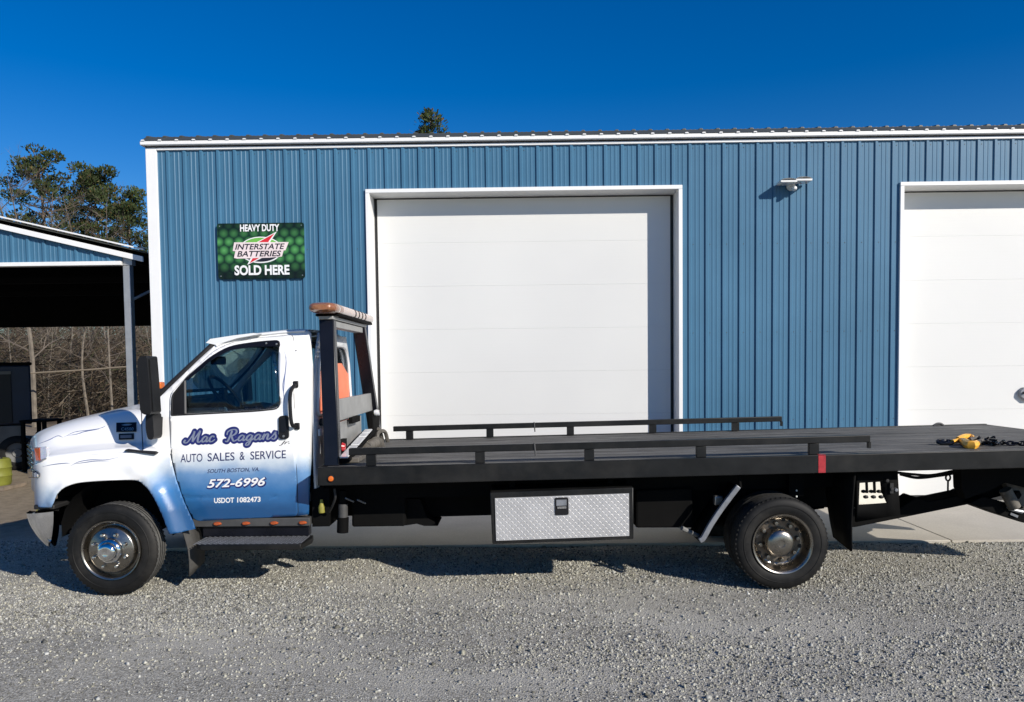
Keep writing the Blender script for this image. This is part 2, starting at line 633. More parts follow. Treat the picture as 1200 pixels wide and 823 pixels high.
def catmull(pts, n=8, closed=False):
    P = [V(p) for p in pts]
    out = []
    m = len(P)
    rng = range(m if closed else m - 1)
    for i in rng:
        p0 = P[(i - 1) % m] if closed or i > 0 else P[0] * 2 - P[1]
        p1, p2 = P[i], P[(i + 1) % m]
        p3 = P[(i + 2) % m] if closed or i + 2 < m else P[-1] * 2 - P[-2]
        for k in range(n):
            t = k / n
            out.append(0.5 * ((2 * p1) + (p2 - p0) * t + (2 * p0 - 5 * p1 + 4 * p2 - p3) * t * t
                              + (3 * p1 - p0 - 3 * p2 + p3) * t ** 3))
    if not closed:
        out.append(P[-1])
    return out


def fillet(poly, r, n=5):
    """round every corner of a 2-D polygon"""
    P = [V((p[0], p[1])) for p in poly]
    out = []
    m = len(P)
    for i in range(m):
        a, b, c = P[i - 1], P[i], P[(i + 1) % m]
        rr = r[i] if isinstance(r, (list, tuple)) else r
        da, dc = (a - b), (c - b)
        ra, rc = min(rr, da.length * 0.48), min(rr, dc.length * 0.48)
        if rr <= 0:
            out.append(b)
            continue
        s, e = b + da.normalized() * ra, b + dc.normalized() * rc
        for k in range(n + 1):
            t = k / n
            out.append(s * (1 - t) ** 2 + b * 2 * t * (1 - t) + e * t * t)
    return out


def sheet(outer, holes, mapf, name, mat, parent, thick=0.01, cut=0.06, flip=False, angle=40):
    """flat outline (list of 2-D points) with holes, diced and bent by mapf(u, v) -> 3-D point"""
    bm = bmesh.new()
    edges = []
    for loop in [outer] + holes:
        vs = [bm.verts.new((p[0], p[1], 0)) for p in loop]
        for i in range(len(vs)):
            edges.append(bm.edges.new((vs[i], vs[(i + 1) % len(vs)])))
    bmesh.ops.triangle_fill(bm, edges=edges, use_beauty=True, use_dissolve=False)
    us = [p[0] for p in outer]
    vsn = [p[1] for p in outer]
    for ax, lo, hi in ((0, min(us), max(us)), (1, min(vsn), max(vsn))):
        k = lo + cut
        while k < hi - cut * 0.2:
            co = [0, 0, 0]
            no = [0, 0, 0]
            co[ax] = k
            no[ax] = 1
            bmesh.ops.bisect_plane(bm, geom=bm.verts[:] + bm.edges[:] + bm.faces[:], dist=1e-6, plane_co=co, plane_no=no)
            k += cut
    bm.normal_update()
    for f in bm.faces:
        if f.normal.z < 0:
            f.normal_flip()
    off = root_loc(parent)
    for v in bm.verts:
        v.co = mapf(v.co.x, v.co.y) - off
    bm.normal_update()
    if flip:
        for f in bm.faces:
            f.normal_flip()
    me = bpy.data.meshes.new(name)
    bm.to_mesh(me)
    bm.free()
    me.shade_smooth()
    me.set_sharp_from_angle(angle=math.radians(angle))
    return link(name, me, mat, parent, solid=thick)


def text_mesh(body, shear=0.0, bold=0.0, space=1.0):
    cu = bpy.data.curves.new('lettering', 'FONT')
    cu.body = body
    cu.shear = shear
    cu.offset = bold
    cu.space_character = space
    cu.fill_mode = 'FRONT'
    cu.resolution_u = 4
    o = bpy.data.objects.new('lettering', cu)
    COL.objects.link(o)
    dg = bpy.context.evaluated_depsgraph_get()
    me = bpy.data.meshes.new_from_object(o.evaluated_get(dg))
    bpy.data.objects.remove(o)
    bpy.data.curves.remove(cu)
    vs = [v.co.copy() for v in me.vertices]
    fs = [tuple(p.vertices) for p in me.polygons]
    bpy.data.meshes.remove(me)
    x0, x1 = min(v.x for v in vs), max(v.x for v in vs)
    y0, y1 = min(v.y for v in vs), max(v.y for v in vs)
    vs = [((v.x - x0) / (x1 - x0), (v.y - y0) / (y1 - y0)) for v in vs]
    return vs, fs

# ================================================================== the setting
def plane_grid(xs, ys, zf):
    m = MB()
    m.grid([[V((x, y, zf(x, y))) for x in xs] for y in ys])
    return m


def ground_z(x, y):
    if 2.5 < y < 10.0 and abs(x) < 9:
        n = math.sin(x * 1.7 + 1.3 * y) * math.sin(y * 2.3 - 0.6 * x) + 0.6 * math.sin(3.1 * x + 0.7) * math.sin(4.3 * y)
        return 0.010 * n - 0.006 + GZ
    return -0.006 + GZ


xs = [-600, -200, -80, -40, -20, -12] + [-9 + 0.125 * i for i in range(145)] + [12, 20, 40, 80, 200, 600]
ys = [-600, -150, -40, -10, 0] + [2.5 + 0.1 * i for i in range(76)] + [12, 16, 24, 40, 80, 200, 700]
g = plane_grid(xs, ys, ground_z).build('ground', M['ground'])
g['kind'] = 'structure'

SLAB_Y = 8.35
apron = thing('concrete_apron', 'x', 'x', (0, 0, 0))
for k in ('label', 'category'):
    del apron[k]
apron['kind'] = 'structure'
sx = [-5.05, 2.35, 4.72, 8.0, 11.8]
for a, b_ in zip(sx[:-1], sx[1:]):
    MB().box(a + 0.006, b_ - 0.006, SLAB_Y, 10.53, GZ - 0.15, GZ + 0.022).build('slab', M['concrete'], apron, bevel=0.008)
MB().box(-5.0, 11.7, SLAB_Y + 0.03, 10.5, GZ - 0.15, GZ + 0.002).build('slab_joint', M['seal'], apron)

# ------------------------------------------------------------------ gravel
def stones():
    rs = np.random.RandomState(3)
    N = 190000
    # thinner with distance behind, denser near
    x = rs.uniform(-6.6, 6.6, N)
    y = 4.0 + 4.9 * rs.uniform(0, 1, N) ** 0.9
    keep = (np.abs(x) < 0.72 * y + 0.5) & ((y < SLAB_Y - 0.01) | (x < -5.1))
    patch = (1.3 * np.sin(0.55 * x + 2.6 * y + 0.6 * np.sin(0.8 * x)) + np.sin(1.7 * y - 0.5 * x + 1) + 0.6 * np.sin(2.3 * x + 1.1 * y)) / 2.9
    patch -= 0.55 * np.exp(-((y - 5.55 - 0.07 * x) / 0.17) ** 2) + 0.5 * np.exp(-((y - 4.75 - 0.07 * x) / 0.14) ** 2)
    keep &= rs.uniform(0, 1, N) < np.clip(0.60 + 0.55 * patch, 0.22, 1)
    keep &= rs.uniform(0, 1, N) < np.clip((y - 3.6) / 1.6, 0.35, 1)
    x, y, patch = x[keep], y[keep], patch[keep]
    n = len(x)
    size = 0.0034 + 0.0050 * rs.uniform(0, 1, n) ** 2.2
    size *= np.where(rs.uniform(0, 1, n) < 0.03, 1.7, 1.0)
    base = np.array([[sx_, sy_, sz_] for sx_ in (-1, 1) for sy_ in (-1, 1) for sz_ in (-1, 1)], float)
    vv = base[None] * (1 + rs.uniform(-0.45, 0.35, (n, 8, 3)))
    vv *= (size[:, None, None] * rs.uniform(0.55, 1.35, (n, 1, 3)))
    vv[:, :, 2] *= 0.75
    # random turn
    q = rs.normal(size=(n, 4))
    q /= np.linalg.norm(q, axis=1, keepdims=True)
    w, a, b, c = q.T
    Rm = np.stack([np.stack([1 - 2 * (b * b + c * c), 2 * (a * b - c * w), 2 * (a * c + b * w)], -1),
                   np.stack([2 * (a * b + c * w), 1 - 2 * (a * a + c * c), 2 * (b * c - a * w)], -1),
                   np.stack([2 * (a * c - b * w), 2 * (b * c + a * w), 1 - 2 * (a * a + b * b)], -1)], 1)
    vv = np.einsum('nij,nkj->nki', Rm, vv)
    gz = np.array([ground_z(xx, yy) for xx, yy in zip(x, y)])
    vv += np.stack([x, y, gz + size * 0.25], -1)[:, None, :]
    quads = np.array([(0, 1, 3, 2), (4, 6, 7, 5), (0, 4, 5, 1), (2, 3, 7, 6), (0, 2, 6, 4), (1, 5, 7, 3)])
    fs = (np.arange(n)[:, None, None] * 8 + quads[None]).reshape(-1)
    me = bpy.data.meshes.new('gravel')
    me.vertices.add(n * 8)
    me.vertices.foreach_set('co', vv.reshape(-1).astype(np.float32))
    me.loops.add(n * 24)
    me.loops.foreach_set('vertex_index', fs.astype(np.int32))
    me.polygons.add(n * 6)
    me.polygons.foreach_set('loop_start', np.arange(0, n * 24, 4, dtype=np.int32))
    me.polygons.foreach_set('loop_total', np.full(n * 6, 4, dtype=np.int32))
    me.update(calc_edges=True)
    t = rs.uniform(0, 1, n)
    v = np.where(t < 0.22, rs.uniform(0.10, 0.22, n), np.where(t < 0.95, rs.uniform(0.28, 0.52, n), rs.uniform(0.50, 0.62, n)))
    warm = rs.uniform(0.05, 0.21, n)
    colr = np.stack([v * (1 + warm * 0.25), v * 1.01, v * (1 - warm), np.ones(n)], -1)
    at_ = me.color_attributes.new('tone', 'FLOAT_COLOR', 'POINT')
    at_.data.foreach_set('color', np.repeat(colr, 8, 0).reshape(-1).astype(np.float32))
    o = link('gravel', me, M['stone'])
    o['kind'] = 'stuff'
    return o


stones()

# ------------------------------------------------------------------ blue metal workshop
WY = 10.55
XL = at(175.5, 300, WY).x + 0.03
XR = XL + 0.9144 * 19
Z_EAVE = 4.905
Z_WAIN = 0.985
D1 = (at(428.8, 240, WY).x, at(799.2, 300, WY).x)
D2X = at(1052.5, 350, WY).x
D2 = (D2X, D2X + (D1[1] - D1[0]))
Z_HEAD = at(610, 220, WY).z
REC = 0.36
bld = thing('metal_workshop', 'long blue ribbed metal workshop with white trim and two tall white garage doors',
            'building', ((XL + XR) / 2, WY, 0))
CELL = [(0.0, 0.0), (0.013, 0.020), (0.045, 0.020), (0.058, 0.0), (0.098, 0.0), (0.104, 0.004), (0.120, 0.004),
        (0.126, 0.0), (0.156, 0.0), (0.162, 0.004), (0.178, 0.004), (0.184, 0.0)]
PITCHW = 0.2286


def rib_profile(a, b):
    """points (x, height) of the ribbed sheet between a and b, ribs every 9 inches from 0"""
    pts = []
    k0 = int(math.floor(a / PITCHW)) - 1
    full = []
    for k in range(k0, int(math.ceil(b / PITCHW)) + 1):
        full += [(k * PITCHW + x, h) for x, h in CELL]
    for i in range(len(full) - 1):
        (x0, h0), (x1, h1) = full[i], full[i + 1]
        if x1 <= a or x0 >= b:
            continue
        for x, in ((x0,), (x1,)):
            xx = min(max(x, a), b)
            h = h0 + (h1 - h0) * (xx - x0) / max(1e-9, x1 - x0)
            if not pts or xx - pts[-1][0] > 1e-6:
                pts.append((xx, h))
    return pts


panel_cache = {}


def wall_panel(x0, x1, z0, z1):
    a, b = x0 - XL, x1 - XL
    ph = a - math.floor(a / 0.9144 + 1e-6) * 0.9144
    key = (round(ph, 3), round(b - a, 3), round(z1 - z0, 3))
    if key not in panel_cache:
        m = MB()
        pr = rib_profile(ph, ph + b - a)
        m.grid([[V((x - ph, -h, 0)) for x, h in pr], [V((x - ph, -h, z1 - z0)) for x, h in pr]])
        m.grid([[V((pr[0][0] - ph, -pr[0][1], 0)), V((pr[0][0] - ph, 0.012, 0))],
                [V((pr[0][0] - ph, -pr[0][1], z1 - z0)), V((pr[0][0] - ph, 0.012, z1 - z0))]])
        panel_cache[key] = m.mesh('wall_panel', smooth=False)
    n = len([1 for c in bld.children if c.name.startswith('wall_panel')])
    o = link('wall_panel', panel_cache[key], M['wall_blue'], bld)
    o.location = V((x0, WY - 0.0015 * (n % 2), z0)) - root_loc(bld)
    return o


k = 0
while XL + k * 0.9144 < XR - 0.01:
    a, b = XL + k * 0.9144, XL + (k + 1) * 0.9144
    segs = [(a, b)]
    for d0, d1 in (D1, D2):
        ns = []
        for s0, s1 in segs:
            lo, hi = max(s0, d0), min(s1, d1)
            if hi <= lo:
                ns.append((s0, s1))
                continue
            if lo - s0 > 0.01:
                ns.append((s0, lo))
            if s1 - hi > 0.01:
                ns.append((hi, s1))
            wall_panel(lo, hi, Z_HEAD, Z_EAVE)
        segs = ns
    for s0, s1 in segs:
        wall_panel(s0, s1, Z_WAIN, Z_EAVE)
    k += 1

# rows of siding screws, too small to pick apart singly
scw = MB()
for zz in (1.15, 2.35, 3.55, Z_EAVE - 0.06):
    k = 0
    while XL + k * PITCHW < XR - 0.1:
        x = XL + k * PITCHW + 0.075
        k += 1
        if zz < Z_HEAD and (D1[0] - 0.02 < x < D1[1] + 0.02 or D2[0] - 0.02 < x < D2[1] + 0.02):
            continue
        if x < XL + 0.14:
            continue
        scw.prism([(x + 0.006 * math.cos(a), WY - 0.0045, zz + 0.006 * math.sin(a)) for a in [i * math.pi / 3 for i in range(6)]], (0, 0.006, 0))
scw.build('siding_screw', M['roof_metal'], bld, kind='stuff', smooth=False)
# block wainscot below the siding, with a white ledge flashing
for x0, x1 in ((XL, D1[0]), (D1[1], D2[0]), (D2[1], XR)):
    MB().box(x0, x1, WY - 0.012, WY + 0.18, GZ, Z_WAIN - 0.034).build('wainscot', M['wainscot'], bld)
    MB().box(x0, x1, WY - 0.045, WY + 0.05, Z_WAIN - 0.032, Z_WAIN + 0.004).build('ledge_flashing', M['trim_white'], bld, bevel=0.004)

# corner trim, eave trim, gutter
MB().box(XL - 0.03, XL + 0.118, WY - 0.032, WY + 0.12, GZ, Z_EAVE + 0.036).build('corner_trim', M['trim_white'], bld, bevel=0.006)
MB().box(XL + 0.121, XR, WY - 0.034, WY + 0.02, Z_EAVE, Z_EAVE + 0.035).build('eave_trim', M['trim_white'], bld, bevel=0.005)
MB().box(XL - 0.03, XR, WY - 0.028, WY + 0.02, Z_EAVE + 0.037, Z_EAVE + 0.055).build('eave_trim', M['seal'], bld)
MB().box(XL - 0.075, XR + 0.05, WY - 0.09, WY + 0.05, Z_EAVE + 0.057, Z_EAVE + 0.112).build('eave_fascia', M['trim_white'], bld, bevel=0.008)
Z_R = Z_EAVE + 0.113
DEP = 9.0
SL = math.tan(math.radians(11.5))
roof_mesh = MB()
pr = rib_profile(0, 0.9144)
rise = SL * DEP / 2
roof_mesh.grid([[V((x, 0.15, 0.084 + h * 0.1)) for x, h in pr], [V((x, 0.152, 0.088 + h * 0.85)) for x, h in pr], [V((x, DEP / 2 + 0.1, rise + SL * 0.1 + h)) for x, h in pr]])
rm_f = roof_mesh.mesh('roof_panel', smooth=False)
roof_b = MB()
roof_b.grid([[V((x, DEP + 0.2, h)) for x, h in pr], [V((x, DEP / 2 + 0.1, rise + SL * 0.1 + h)) for x, h in pr]])
rm_b = roof_b.mesh('roof_panel', smooth=False)
for k in range(19):
    for me in (rm_f, rm_b):
        o = link('roof_panel', me, M['roof_metal'], bld)
        o.location = V((XL - 0.06 + k * 0.9144 + (0.06 if k == 18 else 0), WY - 0.10, Z_R)) - root_loc(bld)
MB().prism([(XL - 0.06, WY - 0.098, Z_R), (XL - 0.06, WY + 0.05, Z_R + 0.084), (XL - 0.06, WY + 0.05, Z_R)], (XR - XL + 0.1, 0, 0)).build('eave_flashing', M['roof_metal'], bld, smooth=False)
# white rib closures along the eave, joined as one piece of trim
cl = MB()
for k in range(19 * 4 + 1):
    x = XL - 0.06 + k * PITCHW + 0.031
    cl.prism([(x - 0.026, WY - 0.104, Z_R - 0.003), (x + 0.026, WY - 0.104, Z_R - 0.003),
              (x + 0.016, WY - 0.104, Z_R + 0.011), (x - 0.016, WY - 0.104, Z_R + 0.011)], (0, 0.02, 0))
cl.build('rib_closure', M['trim_white'], bld, kind='stuff', smooth=False)
rc = MB()
yr = WY - 0.1 + DEP / 2 + 0.1
zr = Z_R + 0.01 + rise + SL * 0.1
rc.prism([(XL - 0.07, yr - 0.16, zr - 0.035 + 0.022), (XL - 0.07, yr, zr + 0.045), (XL - 0.07, yr + 0.16, zr - 0.013)],
         (XR - XL + 0.1, 0, 0))
rc.build('ridge_cap', M['roof_metal'], bld, smooth=False)
# side and rear walls
for x in (XL + 0.02, XR - 0.02):
    MB().prism([(x, WY + 0.125, GZ), (x, WY + DEP, GZ), (x, WY + DEP, Z_EAVE), (x, WY + DEP / 2, Z_EAVE + rise), (x, WY + 0.125, Z_EAVE)],
               (0.05 if x < 0 else -0.05, 0, 0)).build('side_wall', M['wall_blue'], bld, smooth=False)
MB().box(XL + 0.08, XR - 0.08, WY + DEP - 0.05, WY + DEP, GZ, Z_EAVE).build('rear_wall', M['wall_blue'], bld)


def garage(d0, d1, joint_hint):
    w = 0.052
    # casing: jamb faces on the wall plus deep returns
    for x0, x1 in ((d0, d0 + w), (d1 - w, d1)):
        MB().box(x0, x1, WY - 0.036, WY + REC, GZ, Z_HEAD - w - 0.002).build('door_jamb', M['trim_white'], bld, bevel=0.004)
    MB().box(d0, d1, WY - 0.036, WY + REC, Z_HEAD - w, Z_HEAD).build('door_head', M['trim_white'], bld, bevel=0.004)
    dr = MB().box(d0 + w + 0.002, d1 - w - 0.002, WY + REC - 0.03, WY + REC + 0.0, GZ, Z_HEAD - w - 0.004).build(
        'garage_door', M['seal'], bld)
    gx0, gx1 = d0 + w + 0.045, d1 - w - 0.045
    top = Z_HEAD - w - 0.02
    n = 7
    h = (top - 0.03) / n
    m = MB()
    e = 0.0006
    # section with a tongue lip: face, chamfered edges
    W = gx1 - gx0
    m.prism([(0, 0, 0), (0, -0.012, e), (0, -0.012, h - e), (0, 0, h - 0.001), (0, 0.02, h - 0.001), (0, 0.02, 0)], (W, 0, 0))
    key = ('sec', round(W, 3))
    if key not in panel_cache:
        panel_cache[key] = m.mesh('door_section', smooth=False)
    for i in range(n):
        o = link('door_section', panel_cache[key], M['garage'], dr)
        o.location = V((gx0, WY + REC - 0.034, 0.03 + i * h)) - root_loc(dr)
    return dr


gd1 = garage(D1[0], D1[1], 0)
gd2 = garage(D2[0], D2[1], 0)
# dark weather strips stand in the gap beside the sections of each door (the door's backing), pull handle on the right door
p = at(1200, 462, WY + REC - 0.06)
hx, hz = p.x, p.z
oc = [(-0.085, 0.0), (-0.075, 0.05), (-0.03, 0.095), (0.16, 0.095), (0.2, 0.05), (0.2, -0.05), (0.16, -0.095), (0.0, -0.095), (-0.04, -0.06), (-0.075, -0.03)]
MB().prism([(hx + a, WY + REC - 0.05, hz + b) for a, b in oc], (0, -0.05, 0)).build('lock_plate', M['fender_grey'], gd2, bevel=0.01)
MB().lathe([(0, -0.03), (0.018, -0.03), (0.018, 0)], (hx - 0.03, WY + REC - 0.10, hz + 0.02), 12).build('lock_knob', M['seal'], gd2)

# ------------------------------------------------------------------ flood light on the wall
LY = WY - 0.16
pL = at(931, 214, LY)
wl = thing('wall_light', 'white twin-head floodlight with motion sensor fixed high on the blue wall', 'wall light', (pL.x, WY - 0.02, pL.z))
MB().lathe([(0, -0.05), (0.045, -0.05), (0.06, -0.02), (0.06, 0.0)], (pL.x, WY - 0.02, pL.z - 0.02), 20).build('mount', M['white_plastic'], wl)
MB().tube([(pL.x, WY - 0.06, pL.z - 0.02), (pL.x, LY + 0.1, pL.z)], 0.022, 10).build('arm', M['white_plastic'], wl)
for sgn, tilt in ((-1, 0.02), (1, -0.05)):
    c = V((pL.x + sgn * 0.10, LY + 0.02, pL.z + 0.015 + (0.012 if sgn > 0 else -0.005)))
    m = MB()
    rows = []
    for i in range(9):
        t = i / 8
        a = math.pi * t
        yy = c.y + 0.10 - 0.20 * t
        ww = 0.108 * (0.55 + 0.45 * math.sin(min(1, t * 1.3) * math.pi * 0.5))
        rows.append([V((c.x + u * ww, yy, c.z + 0.028 * (1 - u ** 2) ** 0.5 + 0.004)) for u in (-1, -0.8, -0.4, 0, 0.4, 0.8, 1)])
    m.grid(rows)
    m.box(c.x - 0.108, c.x + 0.108, c.y - 0.10, c.y + 0.09, c.z - 0.022, c.z + 0.004)
    hd = m.build('lamp_head', M['white_plastic'], wl, bevel=0.004)
    MB().box(c.x - 0.07, c.x + 0.07, c.y - 0.085, c.y + 0.07, c.z - 0.028, c.z - 0.0225).build('lens', M['clear_lens'], hd)
    MB().tube([(c.x - sgn * 0.06, c.y + 0.02, c.z), (pL.x, LY + 0.08, pL.z)], 0.014, 8).build('knuckle', M['white_plastic'], wl)
MB().lathe([(0, -0.062), (0.018, -0.058), (0.03, -0.03), (0.032, 0.01), (0.022, 0.03), (0, 0.03)],
           (pL.x + 0.005, LY + 0.03, pL.z - 0.075), 16).build('motion_sensor', M['white_plastic'], wl)
MB().tube([(pL.x, LY + 0.07, pL.z - 0.01), (pL.x + 0.005, LY + 0.05, pL.z - 0.075)], 0.015, 8).build('sensor_arm', M['white_plastic'], wl)

# ------------------------------------------------------------------ battery sign
SY = WY - 0.045
sc_ = [at(254, 262, SY), at(356, 261, SY), at(357.5, 326, SY), at(256, 327, SY)]
sg = thing('battery_sign', 'green and black battery dealer sign on the blue wall, reading SOLD HERE', 'sign',
           (sum(p.x for p in sc_) / 4, SY, sum(p.z for p in sc_) / 4))
SX0, SX1 = (sc_[0].x + sc_[3].x) / 2, (sc_[1].x + sc_[2].x) / 2
SZ0, SZ1 = (sc_[2].z + sc_[3].z) / 2, (sc_[0].z + sc_[1].z) / 2
SW, SH = SX1 - SX0, SZ1 - SZ0


def sign_mat():
    m, nt, b = newmat('green_ball_print')
    g = nd(nt, 'ShaderNodeNewGeometry')
    mp = nd(nt, 'ShaderNodeVectorMath', operation='SUBTRACT')
    nt.links.new(g.outputs['Position'], mp.inputs[0])
    mp.inputs[1].default_value = (SX0 + 0.02, SY, SZ0 + 0.03)
    r = SW / 8.6
    rh = r * 1.72

    def cellsd(off):
        a = nd(nt, 'ShaderNodeVectorMath', operation='ADD')
        nt.links.new(mp.outputs[0], a.inputs[0])
        a.inputs[1].default_value = off
        d = nd(nt, 'ShaderNodeVectorMath', operation='DIVIDE')
        nt.links.new(a.outputs[0], d.inputs[0])
        d.inputs[1].default_value = (r, 1, rh)
        f = nd(nt, 'ShaderNodeVectorMath', operation='FRACTION')
        nt.links.new(d.outputs[0], f.inputs[0])
        s = nd(nt, 'ShaderNodeVectorMath', operation='SUBTRACT')
        nt.links.new(f.outputs[0], s.inputs[0])
        s.inputs[1].default_value = (0.5, 0.5, 0.5)
        q = nd(nt, 'ShaderNodeVectorMath', operation='MULTIPLY')
        nt.links.new(s.outputs[0], q.inputs[0])
        q.inputs[1].default_value = (1, 0, 1.72)
        l = nd(nt, 'ShaderNodeVectorMath', operation='LENGTH')
        nt.links.new(q.outputs[0], l.inputs[0])
        return l.outputs['Value']
    d = math_(nt, 'MINIMUM', cellsd((0, 0, 0)), cellsd((r / 2, 0, rh / 2)))
    c = ramp(nt, d, [(0.0, (0.10, 0.34, 0.10)), (0.3, (0.045, 0.19, 0.05)), (0.48, (0.012, 0.06, 0.02)), (0.58, (0.004, 0.016, 0.008))])
    sep = nd(nt, 'ShaderNodeSeparateXYZ')
    nt.links.new(mp.outputs[0], sep.inputs[0])
    v = math_(nt, 'ABSOLUTE', math_(nt, 'SUBTRACT', math_(nt, 'DIVIDE', sep.outputs['Z'], SH), 0.5))
    k_ = ramp(nt, v, [(0.12, (1, 1, 1)), (0.33, (0.35, 0.35, 0.35)), (0.46, (0.05, 0.05, 0.05))])
    c = mix(nt, 1.0, c, k_, 'MULTIPLY')
    nt.links.new(c, b.inputs['Base Color'])
    b.inputs['Roughness'].default_value = 0.3
    return m


M['sign'] = sign_mat()
op = fillet([(SX0, SZ0), (SX1, SZ0), (SX1, SZ1), (SX0, SZ1)], 0.035)
sp = MB().prism([(p.x, SY, p.y) for p in op], (0, 0.012, 0)).build('sign_panel', M['sign'], sg, smooth=False)


def sxy(u, v, lay):
    """sign coordinates: u right 0..1, v up 0..1"""
    return V((SX0 + u * SW, SY - 0.001 - 0.0012 * lay, SZ0 + v * SH))


def sign_poly(pts, lay, mat, name):
    m = MB().prism([sxy(u, v, lay) for u, v in pts], (0, 0.001, 0))
    return m.build(name, mat, sp, smooth=False)


def sign_text(body, u0, v0, u1, v1, lay, mat, shear=0.0, bold=0.02, name='lettering', slant=0.0):
    vs, fs = text_mesh(body, shear, bold)
    m = MB()
    m.add([sxy(u0 + a * (u1 - u0), v0 + b * (v1 - v0) + slant * a, lay) for a, b in vs], fs)
    return m.build(name, mat, sp, smooth=False)


# zoomed sign picture was 943 x 590 wide for the panel, from (135,105)
def zs(x, y):
    return ((x - 135) / 935.0, 1 - (y - 103) / 597.0)


ell = [zs(600 + 232 * math.cos(t), 392 + 142 * math.sin(t)) for t in [2 * math.pi * i / 40 for i in range(40)]]
sign_poly(ell, 1, M['ink_white'], 'emblem_border')
ell2 = [zs(600 + 220 * math.cos(t), 390 + 130 * math.sin(t)) for t in [2 * math.pi * i / 40 for i in range(40)]]
sign_poly([p for p in ell2 if p[1] > zs(0, 392)[1] - 0.02], 2, M['ink_green'], 'emblem_green')
sign_poly([p for p in ell2 if p[1] < zs(0, 392)[1] + 0.02], 3, M['ink_black'], 'emblem_black')
sign_poly([zs(*p) for p in ((780, 196), (520, 330), (560, 340), (480, 500), (452, 552), (700, 440), (690, 330))], 4, M['ink_white'], 'bolt_border')
sign_poly([zs(*p) for p in ((755, 216), (540, 330), (520, 470), (478, 535), (660, 440), (690, 300))], 5, M['ink_red'], 'bolt')
sign_poly([zs(*p) for p in ((318, 308), (905, 312), (868, 400), (848, 402), (828, 468), (690, 478), (345, 484), (312, 476), (328, 405), (300, 400))], 6, M['ink_pink'], 'emblem_banner')
sign_text('INTERSTATE', *zs(326, 388), *zs(862, 326), 7, M['ink_black'], 0.25, 0.02)
sign_text('BATTERIES', *zs(346, 464), *zs(822, 402), 7, M['ink_black'], 0.25, 0.02)
sign_text('HEAVY DUTY', *zs(386, 194), *zs(808, 118), 7, M['ink_white'], 0.0, 0.035)
sign_text('SOLD HERE', *zs(314, 664), *zs(906, 556), 7, M['ink_white'], 0.0, 0.035)
scr = MB()
for u, v in ((0.03, 0.95), (0.97, 0.95), (0.03, 0.05), (0.97, 0.05)):
    q = sxy(u, v, 1)
    scr.lathe([(0, -0.004), (0.008, -0.002), (0.009, 0.001)], q, 8)
scr.build('sign_screw', M['steel'], sp)

# ------------------------------------------------------------------ carport on the left
CY = 10.95
cR = at(168.5, 304, CY)                    # right tip of the gable fascia
slope = (at(0, 266, CY).z - at(168, 304.5, CY).z) / (at(168, 304.5, CY).x - at(0, 266, CY).x)
HALF = 6.6
CX0 = cR.x - 2 * HALF
CYB = 17.4
cp = thing('open_carport', 'open metal carport with blue gable and white fascia beside the workshop', 'carport', (cR.x - HALF, CY, 0))


def roofz(x):
    d = cR.x - x
    d = d if d <= HALF else 2 * HALF - d
    return cR.z + slope * d


xm = cR.x - HALF
ZB = at(70, 309.5, CY).z                   # underside beam of the gable
for sgn in (1, -1):
    xe = cR.x if sgn > 0 else CX0
    # fascia board, thin dark roof edge above it
    MB().prism([(xe, CY - 0.03, roofz(xe) - 0.04), (xm, CY - 0.03, roofz(xm) - 0.04), (xm, CY - 0.03, roofz(xm) + 0.036), (xe, CY - 0.03, roofz(xe) + 0.036)],
               (0, 0.03, 0)).build('fascia', M['trim_white'], cp, bevel=0.004)
    MB().prism([(xe + sgn * 0.03, CY - 0.06, roofz(xe) + 0.120), (xm, CY - 0.06, roofz(xm) + 0.120), (xm, CY - 0.06, roofz(xm) + 0.14), (xe + sgn * 0.03, CY - 0.06, roofz(xe) + 0.14)],
               (0, 0.05, 0)).build('rake_trim', M['trim_white'], cp)
    n = 14
    y0 = CY - 0.04
    pw = (CYB - y0) / n
    rpm = MB()
    pr2 = rib_profile(0, pw)
    x_in, x_out = xm, xe + sgn * 0.04
    rpm.grid([[V((x_in, x, roofz(xm) + 0.085 + h)) for x, h in pr2], [V((x_out, x, roofz(xe) + 0.085 + h - slope * 0.0)) for x, h in pr2]])
    me = rpm.mesh('roof_panel', root_loc(cp), smooth=False)
    for i in range(n):
        o = link('roof_panel', me, M['roof_metal'], cp)
        o.location = (0, y0 + i * pw, 0)
MB().box(CX0 + 0.4, cR.x - 0.33, CY - 0.012, CY + 0.05, ZB - 0.025, ZB + 0.03).build('gable_trim', M['trim_white'], cp, bevel=0.004)
MB().box(CX0 + 0.4, cR.x - 0.2, CY + 0.06, CY + 0.16, ZB - 0.02, ZB + 0.14).build('beam', M['galv'], cp)


def gable(y, name, mat, dz):
    a = rib_profile(0, 2 * HALF - 0.5)
    m = MB()
    rows = [[], []]
    for x, h in a:
        X = CX0 + 0.25 + x
        rows[0].append(V((X, y - h, ZB + dz)))
        rows[1].append(V((X, y - h, max(ZB + dz, roofz(X) - 0.02))))
    m.grid(rows)
    return m


